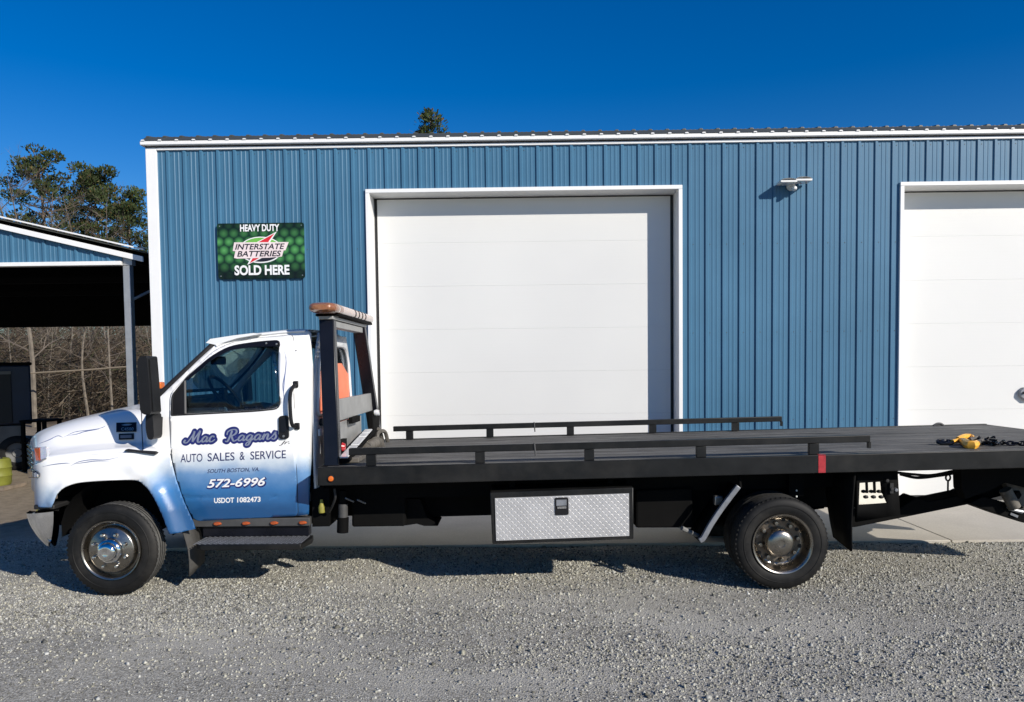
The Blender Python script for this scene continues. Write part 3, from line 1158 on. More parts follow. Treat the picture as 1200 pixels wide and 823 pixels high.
# the gable is clad in ribbed sheets, each three feet wide
gx = cR.x - 0.33
cells = []
while gx > CX0 + 0.5:
    x0 = max(gx - 0.9144, CX0 + 0.4)
    pr2 = rib_profile(0, gx - x0)
    m = MB()
    m.grid([[V((x0 + x, CY + 0.045 - h, ZB + 0.03)) for x, h in pr2],
            [V((x0 + x, CY + 0.045 - h, max(ZB + 0.03, roofz(x0 + x) - 0.04))) for x, h in pr2]])
    m.build('gable_panel', M['wall_blue'], cp, smooth=False)
    gx = x0
zrear = at(90, 383, CYB - 0.1).z
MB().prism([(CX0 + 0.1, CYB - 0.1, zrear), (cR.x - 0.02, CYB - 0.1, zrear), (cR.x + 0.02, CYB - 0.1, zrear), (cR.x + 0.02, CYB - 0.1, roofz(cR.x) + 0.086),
            (xm, CYB - 0.1, roofz(xm) + 0.086), (CX0 + 0.1, CYB - 0.1, roofz(CX0) + 0.086)], (0, 0.04, 0)).build('rear_gable', M['black_frame'], cp, smooth=False)  # black: shade on its inner face put into the colour
# black sheet and purlins, the roof's shade put into their colour
for sgn in (1, -1):
    xe = (cR.x if sgn > 0 else CX0)
    for i in range(7):
        t = (i + 0.5) / 7
        x = xe + (xm - xe) * t
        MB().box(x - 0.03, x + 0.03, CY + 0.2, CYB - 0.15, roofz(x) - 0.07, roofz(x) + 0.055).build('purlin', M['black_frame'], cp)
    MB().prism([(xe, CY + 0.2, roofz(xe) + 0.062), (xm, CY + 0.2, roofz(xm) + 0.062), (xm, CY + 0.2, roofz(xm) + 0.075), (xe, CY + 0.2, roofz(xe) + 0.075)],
               (0, CYB - CY - 0.35, 0)).build('roof_shade_sheet', M['black_frame'], cp, smooth=False)
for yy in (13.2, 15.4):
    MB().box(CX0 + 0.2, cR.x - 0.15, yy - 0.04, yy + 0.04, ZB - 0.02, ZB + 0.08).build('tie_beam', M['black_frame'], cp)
pp = at(153, 400, CY + 0.12)
ztop = ZB - 0.02
post_me = MB().box(-0.052, 0.052, -0.052, 0.052, GZ, ztop).mesh('post')
for i, (x, y) in enumerate([(pp.x, CY + 0.12), (CX0 + 0.45, CY + 0.12), (CX0 + 0.45, CYB - 0.25)]):
    o = link('post', post_me, M['galv'], cp, bevel=0.008)
    o.location = V((x, y, 0)) - root_loc(cp)
MB().tube([(pp.x + 0.02, CY + 0.12, ztop - 0.5), (pp.x + 0.55, CY + 0.9, ztop)], 0.02, 8).build('brace', M['galv'], cp)

# ------------------------------------------------------------------ things in the shade of the carport
TY = 15.4
bt = thing('box_trailer', 'dark blue box trailer parked in the shade under the carport', 'trailer', (at(10, 560, TY).x, TY, 0))
a, b_ = at(-110, 427, TY), at(38, 494, TY)
body = MB().box(a.x, b_.x, TY, TY + 3.6, b_.z, a.z).build('body', M['trailer_blue'], bt, bevel=0.03)
MB().box(a.x - 0.02, b_.x + 0.03, TY - 0.04, TY + 3.64, a.z, a.z + 0.06).build('roof_cap', M['black_frame'], bt, bevel=0.02)
p0, p1 = at(-40, 433, TY - 0.02), at(18, 492, TY - 0.02)
MB().box(p0.x, p1.x, TY - 0.03, TY - 0.002, p1.z, p0.z).build('rear_door', M['seal'], bt, bevel=0.01)
MB().box(p0.x, p1.x, TY - 0.05, TY - 0.031, p0.z - 0.06, p0.z).build('door_header', M['dull_grey'], bt)
p0, p1 = at(9, 495, TY + 0.1), at(37, 556, TY + 0.1)
MB().box(p0.x, p1.x, TY + 0.05, TY + 3.5, 0.42, p0.z - 0.005).build('skirt_panel', M['dull_grey'], bt, bevel=0.01)
bt_rot = True
MB().box(a.x, b_.x, TY + 0.2, TY + 3.5, 0.36, 0.42).build('chassis', M['black_frame'], bt)
for xx in (b_.x - 0.28, a.x + 0.3):
    w = MB().lathe([(0.2, 0.0), (0.30, 0.0), (0.345, 0.03), (0.345, 0.2), (0.30, 0.23), (0.2, 0.23)], (xx, TY + 0.02, 0.345), 28).build('wheel', M['rubber'], bt)
    MB().lathe([(0, 0.03), (0.08, 0.02), (0.1, 0.05), (0.2, 0.06)], (xx, TY + 0.02, 0.345), 24).build('rim', M['dull_grey'], w)
# the trailer stands askew, its front end to the left: turn it about its right rear corner
piv = V((b_.x, TY, 0))
rotm = Matrix.Rotation(math.radians(33), 4, 'Z')
bt.location = piv + rotm @ (V(bt.location) - piv)
bt.rotation_euler = (0, 0, math.radians(33))
bt.location.z += GZ
rk = thing('steel_rack', 'black steel storage rack standing beside the dark trailer', 'rack', (at(45, 560, 15.0).x, 15.0, 0))
x0, x1 = at(27, 500, 15.0).x, at(52, 500, 15.0).x
zt = at(40, 495, 15.0).z
for xx in (x0, x1):
    for yy in (15.0, 15.5):
        MB().box(xx - 0.03, xx + 0.03, yy - 0.03, yy + 0.03, GZ, zt).build('post', M['black_frame'], rk)
for zz in (0.25, zt * 0.55, zt):
    MB().box(x0 - 0.05, x1 + 0.05, 14.96, 15.54, zz, zz + 0.04).build('shelf', M['black_frame'], rk)
for i, (xx, zz, s) in enumerate(((x0 + 0.2, 0.29, 0.16), (x1 - 0.1, zt * 0.55 + 0.04, 0.12))):
    MB().box(xx - s, xx + s, 15.05, 15.45, zz, zz + s * 1.5).build('bin', M['dark_plastic'], rk, bevel=0.02)
DX, DY = at(-3, 560, 12.9).x, 12.9
yb = thing('yellow_drum', 'small yellow plastic drum at the left edge of the photo beside the dark trailer', 'drum', (DX, DY, GZ))
MB().lathe([(0, 0), (0.19, 0), (0.205, 0.03), (0.21, 0.14), (0.222, 0.16), (0.21, 0.18), (0.21, 0.28), (0.222, 0.30), (0.21, 0.32), (0.205, 0.42), (0.18, 0.45), (0, 0.45)],
           (DX, DY, GZ + 0.06), 32, 'Z').build('barrel', M['safety_yellow'], yb)
MB().lathe([(0, 0.0), (0.04, 0.0), (0.04, 0.03), (0, 0.03)], (DX + 0.08, DY - 0.04, GZ + 0.51), 14, 'Z').build('bung', M['seal'], yb)
MB().box(DX - 0.35, DX + 0.3, DY - 0.3, DY + 0.3, GZ, GZ + 0.058).build('pallet', M['wood_pole'], yb)

# overhead service cable crossing the woods
cb = catmull([at(20, 438.5, 26), at(60, 436, 26), at(110, 433, 26), at(156, 429.5, 26), at(330, 420, 26)], 6)
rail = thing('wooden_rail', 'thin pale pole strung level across the bare woods behind the carport', 'pole', (cb[0].x, 26, 0))
MB().tube(cb, 0.03, 6).build('pole', M['cable'], rail)
for p in (cb[0], cb[-1]):
    MB().tube([(p.x, 26, 0), (p.x, 26, p.z)], 0.05, 6).build('stake', M['wood_pole'], rail)


# ------------------------------------------------------------------ trees
def set_tone(me, cols):
    at_ = me.color_attributes.new('tone', 'FLOAT_COLOR', 'POINT')
    at_.data.foreach_set('color', np.array(cols, dtype=np.float32).reshape(-1))


def pine_meshes(seed, h, crown0, spread, dens=1.0, nl=26):
    r = random.Random(seed)
    tr = MB()
    bend = [(r.uniform(-0.3, 0.3), r.uniform(-0.3, 0.3)) for _ in range(4)]
    path = catmull([V((0, 0, -0.2)), V((bend[0][0], bend[0][1], h * 0.3)), V((bend[1][0], bend[1][1], h * 0.62)), V((bend[2][0] * 1.3, bend[2][1], h * 0.97))], 5)
    rad = [0.26 * (1 - 0.86 * i / (len(path) - 1)) * h / 17 for i in range(len(path))]
    tr.tube(path, rad, 7)
    verts, faces, cols = [], [], []

    def trunk_at(z):
        for a, b in zip(path[:-1], path[1:]):
            if a.z <= z <= b.z:
                return a.lerp(b, (z - a.z) / (b.z - a.z))
        return path[-1]

    def clump(c, rx, rz, n):
        tone = r.uniform(0.7, 1.25)
        for _ in range(n):
            d = V((r.gauss(0, 1), r.gauss(0, 1), r.gauss(0, 1))).normalized() * r.uniform(0.25, 1) ** 0.5
            p = c + V((d.x * rx, d.y * rx, d.z * rz))
            ax = (V((d.x, d.y, d.z + 0.7)) + V((r.uniform(-.7, .7), r.uniform(-.7, .7), r.uniform(-.4, .7)))).normalized()
            L = r.uniform(0.10, 0.22)
            sd = ax.cross(V((r.uniform(-1, 1), r.uniform(-1, 1), r.uniform(-1, 1)))).normalized() * L * r.uniform(0.22, 0.42)
            i = len(verts)
            verts.extend([p - sd * 0.5, p + sd * 0.5, p + ax * L + sd, p + ax * L - sd])
            faces.append((i, i + 1, i + 2, i + 3))
            t = tone * r.uniform(0.75, 1.25)
            col = (0.044 * t, 0.062 * t, 0.021 * t, 1) if r.random() > 0.10 else (0.12 * t, 0.085 * t, 0.03 * t, 1)
            cols.extend([col] * 4)

    for k in range(nl):
        t = (k + r.uniform(0, 0.8)) / nl
        z = h * (crown0 + (0.985 - crown0) * t)
        base = trunk_at(z)
        an = k * 2.4 + r.uniform(-0.5, 0.5)
        prof = (0.45 + 0.75 * math.sin(min(1, t * 1.15 + 0.15) * math.pi)) * spread
        L = prof * r.uniform(0.55, 1.1)
        up = 0.15 + 0.55 * t + r.uniform(-0.15, 0.2)
        d = V((math.cos(an), math.sin(an), up))
        mid = base + d * L * 0.5 + V((0, 0, -0.06 * L))
        end = base + d * L
        tr.tube([base, mid, end], [0.055 * h / 17, 0.035 * h / 17, 0.012], 5, cap=False)
        for q in range(3):
            f = r.uniform(0.45, 1)
            s = base.lerp(end, f)
            e = s + V((r.uniform(-1, 1), r.uniform(-1, 1), r.uniform(-0.1, 0.7))) * L * 0.28
            tr.tube([s, e], [0.02, 0.008], 4, cap=False)
            if r.random() < 0.85 * dens:
                clump(e, r.uniform(0.4, 0.75), r.uniform(0.25, 0.42), int(130 * dens))
        if r.random() < dens:
            clump(end, r.uniform(0.55, 1.0), r.uniform(0.32, 0.55), int(230 * dens))
    clump(path[-1], 0.55, 0.5, 120)
    # dead twigs under the crown
    for k in range(30):
        z = h * r.uniform(crown0 * 0.55, crown0 + 0.22)
        b0 = trunk_at(z)
        an = r.uniform(0, 6.28)
        L = r.uniform(0.8, 2.2)
        e = b0 + V((math.cos(an) * L, math.sin(an) * L, r.uniform(-0.3, 0.6)))
        tr.tube([b0, b0.lerp(e, 0.5) + V((0, 0, 0.12)), e], [0.03, 0.02, 0.006], 4, cap=False)
        for q in range(7):
            s = b0.lerp(e, r.uniform(0.3, 0.95))
            tr.tube([s, s + V((r.uniform(-0.6, 0.6), r.uniform(-0.6, 0.6), r.uniform(-0.1, 0.5)))], [0.012, 0.005], 3, cap=False)
    tm = tr.mesh('trunk', recalc=False)
    cm = bpy.data.meshes.new('crown')
    cm.from_pydata([tuple(v) for v in verts], [], faces)
    set_tone(cm, cols)
    return tm, cm


def place_tree(name, label, cat, meshes, mats, loc, rz, sc, group=None, names=('trunk', 'crown')):
    t = thing(name, label, cat, loc, group)
    t.rotation_euler = (0, 0, rz)
    t.scale = (sc, sc, sc)
    for me, mt, nm in zip(meshes, mats, names):
        link(nm, me, mt, t)
    return t


PM = [M['bark'], M['needles']]
pines = [pine_meshes(11, 17, 0.60, 3.0, 0.60, 30), pine_meshes(23, 17, 0.66, 2.1, 0.78, 24), pine_meshes(37, 17, 0.45, 2.3, 0.70, 32), pine_meshes(51, 17, 0.55, 2.4, 0.42, 30), pine_meshes(64, 17, 0.72, 0.75, 0.5, 15)]


def pine(px, ptop, Y, k, label, rz=0.0, group=None):
    p = at(px, ptop, Y)
    return place_tree('pine_tree', label, 'tree', pines[k], PM, (p.x, Y, -0.1), rz, (p.z + 0.1) / 17.7, group)


pine(44, 170, 50, 0, 'tallest wide-crowned pine rising behind the left of the carport roof', 0.4)
pine(107, 193, 52, 1, 'slim pine with a compact top, second from the workshop corner behind the carport', 1.2)
pine(153, 217, 48, 2, 'dark bushy pine directly left of the white workshop corner', 2.6)
pine(513, 114, 62, 4, 'lone pine top showing above the middle of the workshop roof', 0.7)
pine(-25, 215, 46, 3, 'thin-needled pine at the left edge of the photo behind the carport', 1.9)
pine(80, 225, 58, 3, 'sparse half-bare pine between the two taller ones behind the carport', 4.0)
pine(185, 250, 57, 3, 'small distant pine mostly hidden by the workshop corner', 5.0)
for px, pt, sd in ((484, 152, 'left'), (527, 151, 'right')):
    pine(px, pt, 66, 4, 'tiny pine tip just clearing the workshop roof, ' + sd + ' of the lone pine', px * 0.1, 'pine tips at the roof line')


def bare_meshes(seed, h, n1=14, r0=0.09, tall=True):
    r = random.Random(seed)
    tr, tw = MB(), MB()
    path = catmull([V((0, 0, -0.1)), V((r.uniform(-.25, .25), r.uniform(-.2, .2), h * 0.35)), V((r.uniform(-.5, .5), r.uniform(-.3, .3), h * 0.7)), V((r.uniform(-.8, .8), r.uniform(-.4, .4), h))], 4)
    tr.tube(path, [r0 * (1 - 0.85 * i / (len(path) - 1)) for i in range(len(path))], 6)

    def branch(s, d, L, rad, lev):
        m = s + d * L * 0.5 + V((r.uniform(-.1, .1), r.uniform(-.1, .1), r.uniform(0, .12))) * L
        e = m + (d + V((r.uniform(-.35, .35), r.uniform(-.35, .35), r.uniform(-0.1, .4)))).normalized() * L * 0.5
        tw.tube([s, m, e], [rad, rad * 0.65, rad * 0.3], 3, cap=False)
        if lev > 0:
            for q in range(r.randint(2, 4)):
                f = r.uniform(0.3, 1)
                b = s.lerp(m, f * 2) if f < 0.5 else m.lerp(e, f * 2 - 1)
                nd_ = (d + V((r.uniform(-.9, .9), r.uniform(-.9, .9), r.uniform(-.3, .8)))).normalized()
                branch(b, nd_, L * r.uniform(0.4, 0.7), rad * 0.5, lev - 1)

    for k in range(n1):
        f = 0.22 + 0.78 * (k + r.random()) / n1
        i = min(len(path) - 2, int(f * (len(path) - 1)))
        b = path[i].lerp(path[i + 1], f * (len(path) - 1) - i)
        an = r.uniform(0, 6.28)
        branch(b, V((math.cos(an), math.sin(an), r.uniform(0.1, 0.9))).normalized(), h * r.uniform(0.1, 0.24) * (1.15 - 0.5 * f), r0 * 0.35 * (1.1 - 0.7 * f), 2)
    return tr.mesh('trunk', recalc=False), tw.mesh('branches', recalc=False, smooth=False)


bares = [bare_meshes(5, 6.2, 22, 0.05), bare_meshes(6, 6.8, 24, 0.06), bare_meshes(8, 5.0, 20, 0.035), bare_meshes(9, 6.6, 22, 0.075)]
BM = [M['bare_bark'], M['twig']]
rr = random.Random(77)
place_tree('bare_tree', 'pale-barked bare tree standing right behind the dark trailer', 'tree', bares[3], BM, (at(40, 480, 27).x, 27, 0), 0.5, 1.35, None, ('trunk', 'branches'))
place_tree('bare_tree', 'thin pale bare sapling left of the galvanised carport post', 'tree', bares[0], BM, (at(132, 480, 28).x, 28, 0), 1.5, 0.95, None, ('trunk', 'branches'))
place_tree('bare_tree', 'dark leaning bare tree in the middle of the carport opening', 'tree', bares[1], BM, (at(104, 480, 29).x, 29, 0), 2.5, 0.95, None, ('trunk', 'branches'))
tall = [bare_meshes(31, 13, 40, 0.10), bare_meshes(32, 13, 38, 0.09)]
for px, pt, k, lab in ((18, 205, 0, 'tall leafless hardwood at the photo edge, left of the tallest pine'), (64, 225, 1, 'tall leafless hardwood between the two tallest pines'),
                       (88, 232, 0, 'tall leafless hardwood just left of the slim pine'), (128, 240, 1, 'tall leafless hardwood between the slim pine and the bushy pine')):
    p = at(px, pt, 47)
    place_tree('bare_tree', lab, 'tree', tall[k], [M['bark'], M['twig']], (p.x, 47, 0), px, p.z / 13.0, None, ('trunk', 'branches'))
for i in range(58):
    Y = 29.5 + 32 * ((i + rr.random()) / 58) ** 1.2
    px = rr.uniform(-70, 200)
    p = at(px, 480, Y)
    sc = rr.uniform(0.6, 1.05) * (1 + (Y - 28) * 0.014)
    place_tree('bare_tree', 'thin leafless tree in the brown winter woods seen under the carport roof', 'tree', bares[rr.randrange(4)], BM,
               (p.x, Y, 0), rr.uniform(0, 6.28), sc, 'leafless trees in the winter woods', ('trunk', 'branches'))


def brush():
    rs = np.random.RandomState(5)
    n = 52000
    Y = 29 + 36 * rs.uniform(0, 1, n)
    px = rs.uniform(-130, 260, n)
    X = (px - 607) / 900 * Y
    hz = rs.uniform(0, 1, n) ** 1.25 * (2.6 + 0.10 * (Y - 28) * 1.3) + 0.05
    L = rs.uniform(0.35, 1.5, n)
    th = rs.uniform(0, 2 * np.pi, n)
    up = rs.uniform(-0.25, 1.3, n)
    d = np.stack([np.cos(th), np.sin(th), up], -1)
    d /= np.linalg.norm(d, axis=1, keepdims=True)
    s = np.stack([X, Y, hz], -1)
    e = s + d * L[:, None]
    w = rs.uniform(0.006, 0.02, n)
    sd = np.stack([-d[:, 2], np.zeros(n), d[:, 0]], -1)
    sd /= np.linalg.norm(sd, axis=1, keepdims=True) + 1e-6
    sd *= w[:, None]
    # every twig is a little three-sided spike
    bk = np.zeros((n, 3))
    bk[:, 1] = w
    vv = np.stack([s - sd, s + sd, s + bk, e], 1).reshape(-1, 3)
    idx = np.arange(n)[:, None] * 4
    tri = np.concatenate([idx + [0, 1, 3], idx + [1, 2, 3], idx + [2, 0, 3]], 1).reshape(-1)
    me = bpy.data.meshes.new('brush')
    me.vertices.add(n * 4)
    me.vertices.foreach_set('co', vv.reshape(-1).astype(np.float32))
    me.loops.add(n * 9)
    me.loops.foreach_set('vertex_index', tri.astype(np.int32))
    me.polygons.add(n * 3)
    me.polygons.foreach_set('loop_start', np.arange(0, n * 9, 3, dtype=np.int32))
    me.polygons.foreach_set('loop_total', np.full(n * 3, 3, dtype=np.int32))
    me.update(calc_edges=True)
    t = rs.uniform(0.5, 1.5, n)
    pick = rs.uniform(0, 1, n)
    c = np.where(pick[:, None] < 0.62, np.array([[0.080, 0.058, 0.038]]), np.where(pick[:, None] < 0.9, np.array([[0.14, 0.115, 0.085]]), np.array([[0.045, 0.052, 0.022]])))
    c = np.concatenate([c * t[:, None], np.ones((n, 1))], 1)
    at_ = me.color_attributes.new('tone', 'FLOAT_COLOR', 'POINT')
    at_.data.foreach_set('color', np.repeat(c, 4, 0).reshape(-1).astype(np.float32))
    return link('brush', me, M['needles'], kind='stuff')


brush()
# wooded rise closing the view behind the brush
m = MB()
rows = []
for j in range(14):
    y = 56 + j * 5
    rows.append([V((x, y, -0.3 + 5.2 * min(1, max(0, (y - 56) / 22)) ** 0.8 + 0.4 * math.sin(x * 0.21 + y * 0.1))) for x in range(-120, 41, 5)])
m.grid(rows)
hill = m.build('hillside', M['ground'])
hill['kind'] = 'structure'

# ================================================================== the flatbed tow truck
YC = 7.86
tk = thing('tow_truck', 'white truck fading to blue with a long black flatbed, side-on in front of the workshop', 'tow truck', (0.4, YC, 0))


def P2(pts, Y):
    return [at(x, y, Y) for x, y in pts]


# ---------------------------------------------------------------- cab shell
YCAB = 7.76
XB = at(366, 460, 6.9).x                 # back of the cab
XF = at(200, 487, 6.84).x


def y_cab(X, Z):
    y = 6.845 + 0.05 * ((Z - 1.2) / 0.6) ** 2 if Z < 1.5 else 6.8575 + 0.10 * (Z - 1.5) / 0.5 + 0.12 * max(0, (Z - 1.9) / 0.4) ** 2
    if X > XB - 0.13:
        y += 0.10 * ((X - XB + 0.13) / 0.13) ** 2
    if X < XF - 0.05:
        y += 0.30 * (XF - 0.05 - X) ** 1.5
    return y


def far(p):
    return V((p.x, 2 * YCAB - p.y, p.z))


def uv(pts, yf):
    out = []
    for x, y in pts:
        p = on(x, y, yf)
        out.append((p.x, p.z))
    return out


win_px = fillet([(200.5, 486), (201.5, 463), (222, 440), (247, 418), (268, 406), (300, 401), (327, 399), (327.5, 478), (300, 481)],
                [2, 5, 6, 10, 12, 20, 5, 8, 10], 4)
cab_px = [(172, 489), (187, 466), (220, 434), (252, 404.5), (262, 399), (280, 394.5), (300, 391), (330, 387.5), (352, 386), (361, 386.5), (365, 391),
          (367, 430), (366.5, 480), (365, 540), (362, 603), (300, 607.5), (232, 615), (228, 612), (216, 588), (207, 562), (200, 532), (172, 532)]
win_uv = uv(win_px, y_cab)
cab_uv = uv(cab_px, y_cab)
near = lambda x, z: V((x, y_cab(x, z), z))
farm = lambda x, z: far(V((x, y_cab(x, z), z)))
body = sheet(cab_uv, [win_uv], near, 'cab_side', M['paint'], tk, 0.025)
sheet(cab_uv, [win_uv], farm, 'cab_side', M['paint'], tk, 0.025, flip=True)
# glass
for mp, fl in ((near, False), (farm, True)):
    def gm(x, z, mp=mp, fl=fl):
        p = mp(x, z)
        p.y += -0.014 if fl else 0.014
        return p
    g1 = sheet(win_uv, [], gm, 'side_window', M['glass'], tk, 0.004, cut=0.12, flip=fl)

# door skin, standing proud of the cab side
door_px = fillet([(199.5, 487), (200, 462), (222, 438.5), (250, 412), (270, 402), (300, 396.5), (343.5, 392.5), (344.5, 470), (348, 560), (349.5, 604.5), (290, 607.5), (229, 611),
                  (218, 590), (208, 563), (202, 536)], [6, 6, 3, 8, 10, 10, 4, 3, 3, 5, 3, 8, 10, 10, 10], 4)
door_uv = uv(door_px, y_cab)
win2_px = fillet([(199 + 1, 487), (201, 462), (222, 439), (248, 417), (269, 405), (300, 400), (328, 398), (328.5, 479), (300, 482)],
                 [2, 5, 6, 10, 12, 20, 5, 8, 10], 4)
win2_px = [(x + (1.4 if x < 205 else 0), y + (1.2 if y < 470 else 0)) for x, y in win2_px]
win2_uv = uv(win2_px, y_cab)


def dmap(x, z):
    y = y_cab(x, z) - 0.012
    zc = 0.745 + 0.012 * 0           # character crease low on the door
    y += 0.010 * math.exp(-((z - 0.78) / 0.012) ** 2)
    return V((x, y, z))


def dmapf(x, z):
    return far(dmap(x, z))


door = sheet(door_uv, [win2_uv], dmap, 'door', M['paint'], tk, 0.018, cut=0.03)
door2 = sheet(door_uv, [win2_uv], dmapf, 'door', M['paint'], tk, 0.018, cut=0.06, flip=True)
seam = [dmap(x, z) + V((0, 0.0065, 0)) for x, z in door_uv]
MB().tube(seam + [seam[0]], 0.0042, 5).build('door_seal', M['seal'], door)
# window surround, black
ws = [dmap(x, z) + V((0, 0.002, 0)) for x, z in win2_uv]
MB().tube(ws + [ws[0]], 0.008, 5).build('window_seal', M['seal'], door)
vent_px = [(201, 486), (201.5, 462), (216, 449), (217.5, 485)]
MB().prism([on(x, y, y_cab) + V((0, -0.008, 0)) for x, y in vent_px], (0, 0.02, 0)).build('vent_pane', M['dark_plastic'], door)
MB().tube([on(217.5, 485, y_cab) + V((0, -0.006, 0)), on(217, 446.5, y_cab) + V((0, -0.006, 0))], 0.012, 6).build('window_post', M['grey_plastic'], door)
# rain guard along the top of the window
rg_px = [(218, 445), (247, 418.5), (269, 406.5), (300, 401), (327, 399.5), (327, 406), (300, 406.5), (271, 410.5), (249, 421.5), (221, 446)]
rg = MB()
rg.prism([on(x, y, y_cab) + V((0, -0.022, 0)) for x, y in rg_px], (0, 0.012, 0))
rg.build('rain_guard', M['black_gloss'], door, smooth=False)
for x, y in ((325, 403.5), (313, 402.5)):
    MB().lathe([(0, -0.004), (0.009, -0.002), (0.01, 0.002)], on(x, y, y_cab) + V((0, -0.024, 0)), 10).build('guard_clip', M['steel'], door)
# door handle
hp = fillet([(327.5, 487.5), (339, 486.5), (339.5, 514), (328, 515)], 4, 4)
MB().prism([on(x, y, y_cab) + V((0, -0.030, 0)) for x, y in hp], (0, 0.02, 0)).build('door_handle', M['dark_plastic'], door, bevel=0.006)
hp2 = fillet([(329.5, 491), (337, 490.5), (337.3, 506), (330, 506.5)], 3, 3)
MB().prism([on(x, y, y_cab) + V((0, -0.036, 0)) for x, y in hp2], (0, 0.006, 0)).build('handle_paddle', M['black_gloss'], door, bevel=0.002)
MB().lathe([(0, -0.004), (0.010, -0.003), (0.012, 0.003)], on(333.5, 511, y_cab) + V((0, -0.031, 0)), 12).build('door_lock', M['steel'], door)
# grab handle on the pillar behind the door
gh = [on(347, 451, y_cab), on(346, 453, y_cab) + V((0, -0.06, 0)), on(343, 462, y_cab) + V((0, -0.075, 0)), on(343, 480, y_cab) + V((0, -0.075, 0)),
      on(345, 497, y_cab) + V((0, -0.07, 0)), on(348, 500, y_cab)]
MB().tube(catmull(gh, 5), 0.017, 8).build('grab_handle', M['dark_plastic'], tk)
for x, y in ((347, 450.5), (348.5, 499.5)):
    q = on(x, y, y_cab)
    MB().box(q.x - 0.022, q.x + 0.022, q.y - 0.022, q.y + 0.006, q.z - 0.03, q.z + 0.03).build('handle_foot', M['dark_plastic'], tk, bevel=0.006)

# roof
edge = [p for p in cab_px if 250 <= p[0] <= 366 and p[1] < 405]
edge = edge[:-1]
rows = []
for i in range(len(edge)):
    p = on(edge[i][0], edge[i][1], y_cab)
    t = i / (len(edge) - 1)
    row = []
    for j in range(25):
        u = -1 + 2 * j / 24
        hgt = 0.035 * (1 - abs(u) ** 3) * (0.35 + 0.65 * math.sin(math.pi * min(1, 0.15 + t * 0.9)))
        row.append(V((p.x - 0.06 * (1 - u * u) * (1 - t) ** 2, YCAB + u * (YCAB - p.y - 0.002), p.z + hgt)))
    rows.append(row)
MB().grid(rows).build('roof', M['white_paint'], tk, angle=60)
# drip rail
dr_pts = [on(x, y + 1.5, y_cab) + V((0, -0.012, 0)) for x, y in [(254, 404), (264, 399.5), (280, 395), (300, 391.8), (330, 388.3), (358, 386.5)]]
MB().tube(catmull(dr_pts, 4), 0.011, 6).build('drip_rail', M['white_paint'], tk)
# sun visor above the windscreen
vp = [(231, 402), (236, 397.5), (262, 393.5), (287, 390.5), (296, 391.5), (268, 396.5), (252, 401.5), (243, 404.5)]
rows = []
for j in range(13):
    u = -1 + 2 * j / 12
    row = []
    for x, y in vp + [vp[0]]:
        p = at(x, y, 7.02)
        sh = 0.08 * u * u
        row.append(V((p.x + sh, YCAB + u * (YCAB - 7.02), p.z + 0.012 * (1 - u * u))))
    rows.append(row)
vm = MB().grid(rows)
vm.prism([r for r in rows[0][:-1]], (0, 0.002, 0))
vm.build('sun_visor', M['white_paint'], tk)

# windscreen and its black surround
rows = []
for i in range(9):
    t = i / 8
    a = on(187.5 + (252.5 - 187.5) * t, 465.5 + (404.5 - 465.5) * t, y_cab)
    row = []
    for j in range(21):
        u = -1 + 2 * j / 20
        row.append(V((a.x - (0.20 - 0.10 * t) * (1 - u * u) - 0.004, YCAB + u * (YCAB - a.y - 0.02), a.z + 0.02)))
    rows.append(row)
MB().grid(rows).build('windscreen', M['glass_dark'], tk)
for s in (0, -1):
    MB().tube([r[s] + V((-0.012, 0, 0.004)) for r in rows], 0.022, 6).build('windscreen_seal', M['seal'], tk)
for a in (rows[0], rows[-1]):
    MB().tube(a, 0.018, 6).build('windscreen_seal', M['seal'], tk)

# cab back with window
zb0, zb1 = at(362, 600, 6.9).z, at(362, 389, 7.0).z
ynear = lambda z: y_cab(XB - 0.005, z) + 0.0
back_out = [(ynear(zb0), zb0), (2 * YCAB - ynear(zb0), zb0)]
zz = [zb0 + (zb1 - zb0) * i / 10 for i in range(11)]
back_out = [(ynear(z), z) for z in zz] + [(2 * YCAB - ynear(z), z) for z in reversed(zz)]
bw = fillet([(7.03, 1.50), (8.47, 1.50), (8.34, 2.16), (7.15, 2.16)], [0.1, 0.1, 0.26, 0.26], 6)
sheet(back_out, [[(p.x, p.y) for p in bw]], lambda y, z: V((XB, y, z)), 'cab_back', M['cab_white_shaded'], tk, 0.02, cut=0.2)
bs = [V((XB + 0.006, p.x, p.y)) for p in bw]
MB().tube(bs + [bs[0]], 0.018, 6).build('back_window_frame', M['white_paint'], tk)
MB().prism([V((XB - 0.014, p.x, p.y)) for p in bw], (-0.004, 0, 0)).build('back_window', M['glass_dark'], tk, smooth=False)
MB().prism([V((XB - 0.004, y, z)) for y, z in ((7.06, 1.49), (8.44, 1.49), (8.40, 1.86), (8.1, 1.98), (7.35, 1.98), (7.10, 1.80))], (-0.004, 0, 0)).build('orange_film', M['orange_sheet'], tk, smooth=False)
MB().box(XB + 0.004, XB + 0.05, 7.10, 8.42, 1.40, 1.465).build('back_ledge', M['seal'], tk, bevel=0.01)
MB().box(XB + 0.01, XB + 0.03, 7.02, 7.13, 1.31, 1.37).build('back_decal', M['ink_white'], tk)
for k in range(4):
    z = 2.03 + 0.045 * k
    MB().box(XB + 0.0, XB + 0.012, 7.03 + 0.02 * k, 7.20, z, z + 0.02).build('cab_back_rib', M['cab_white_shaded'], tk, bevel=0.005)

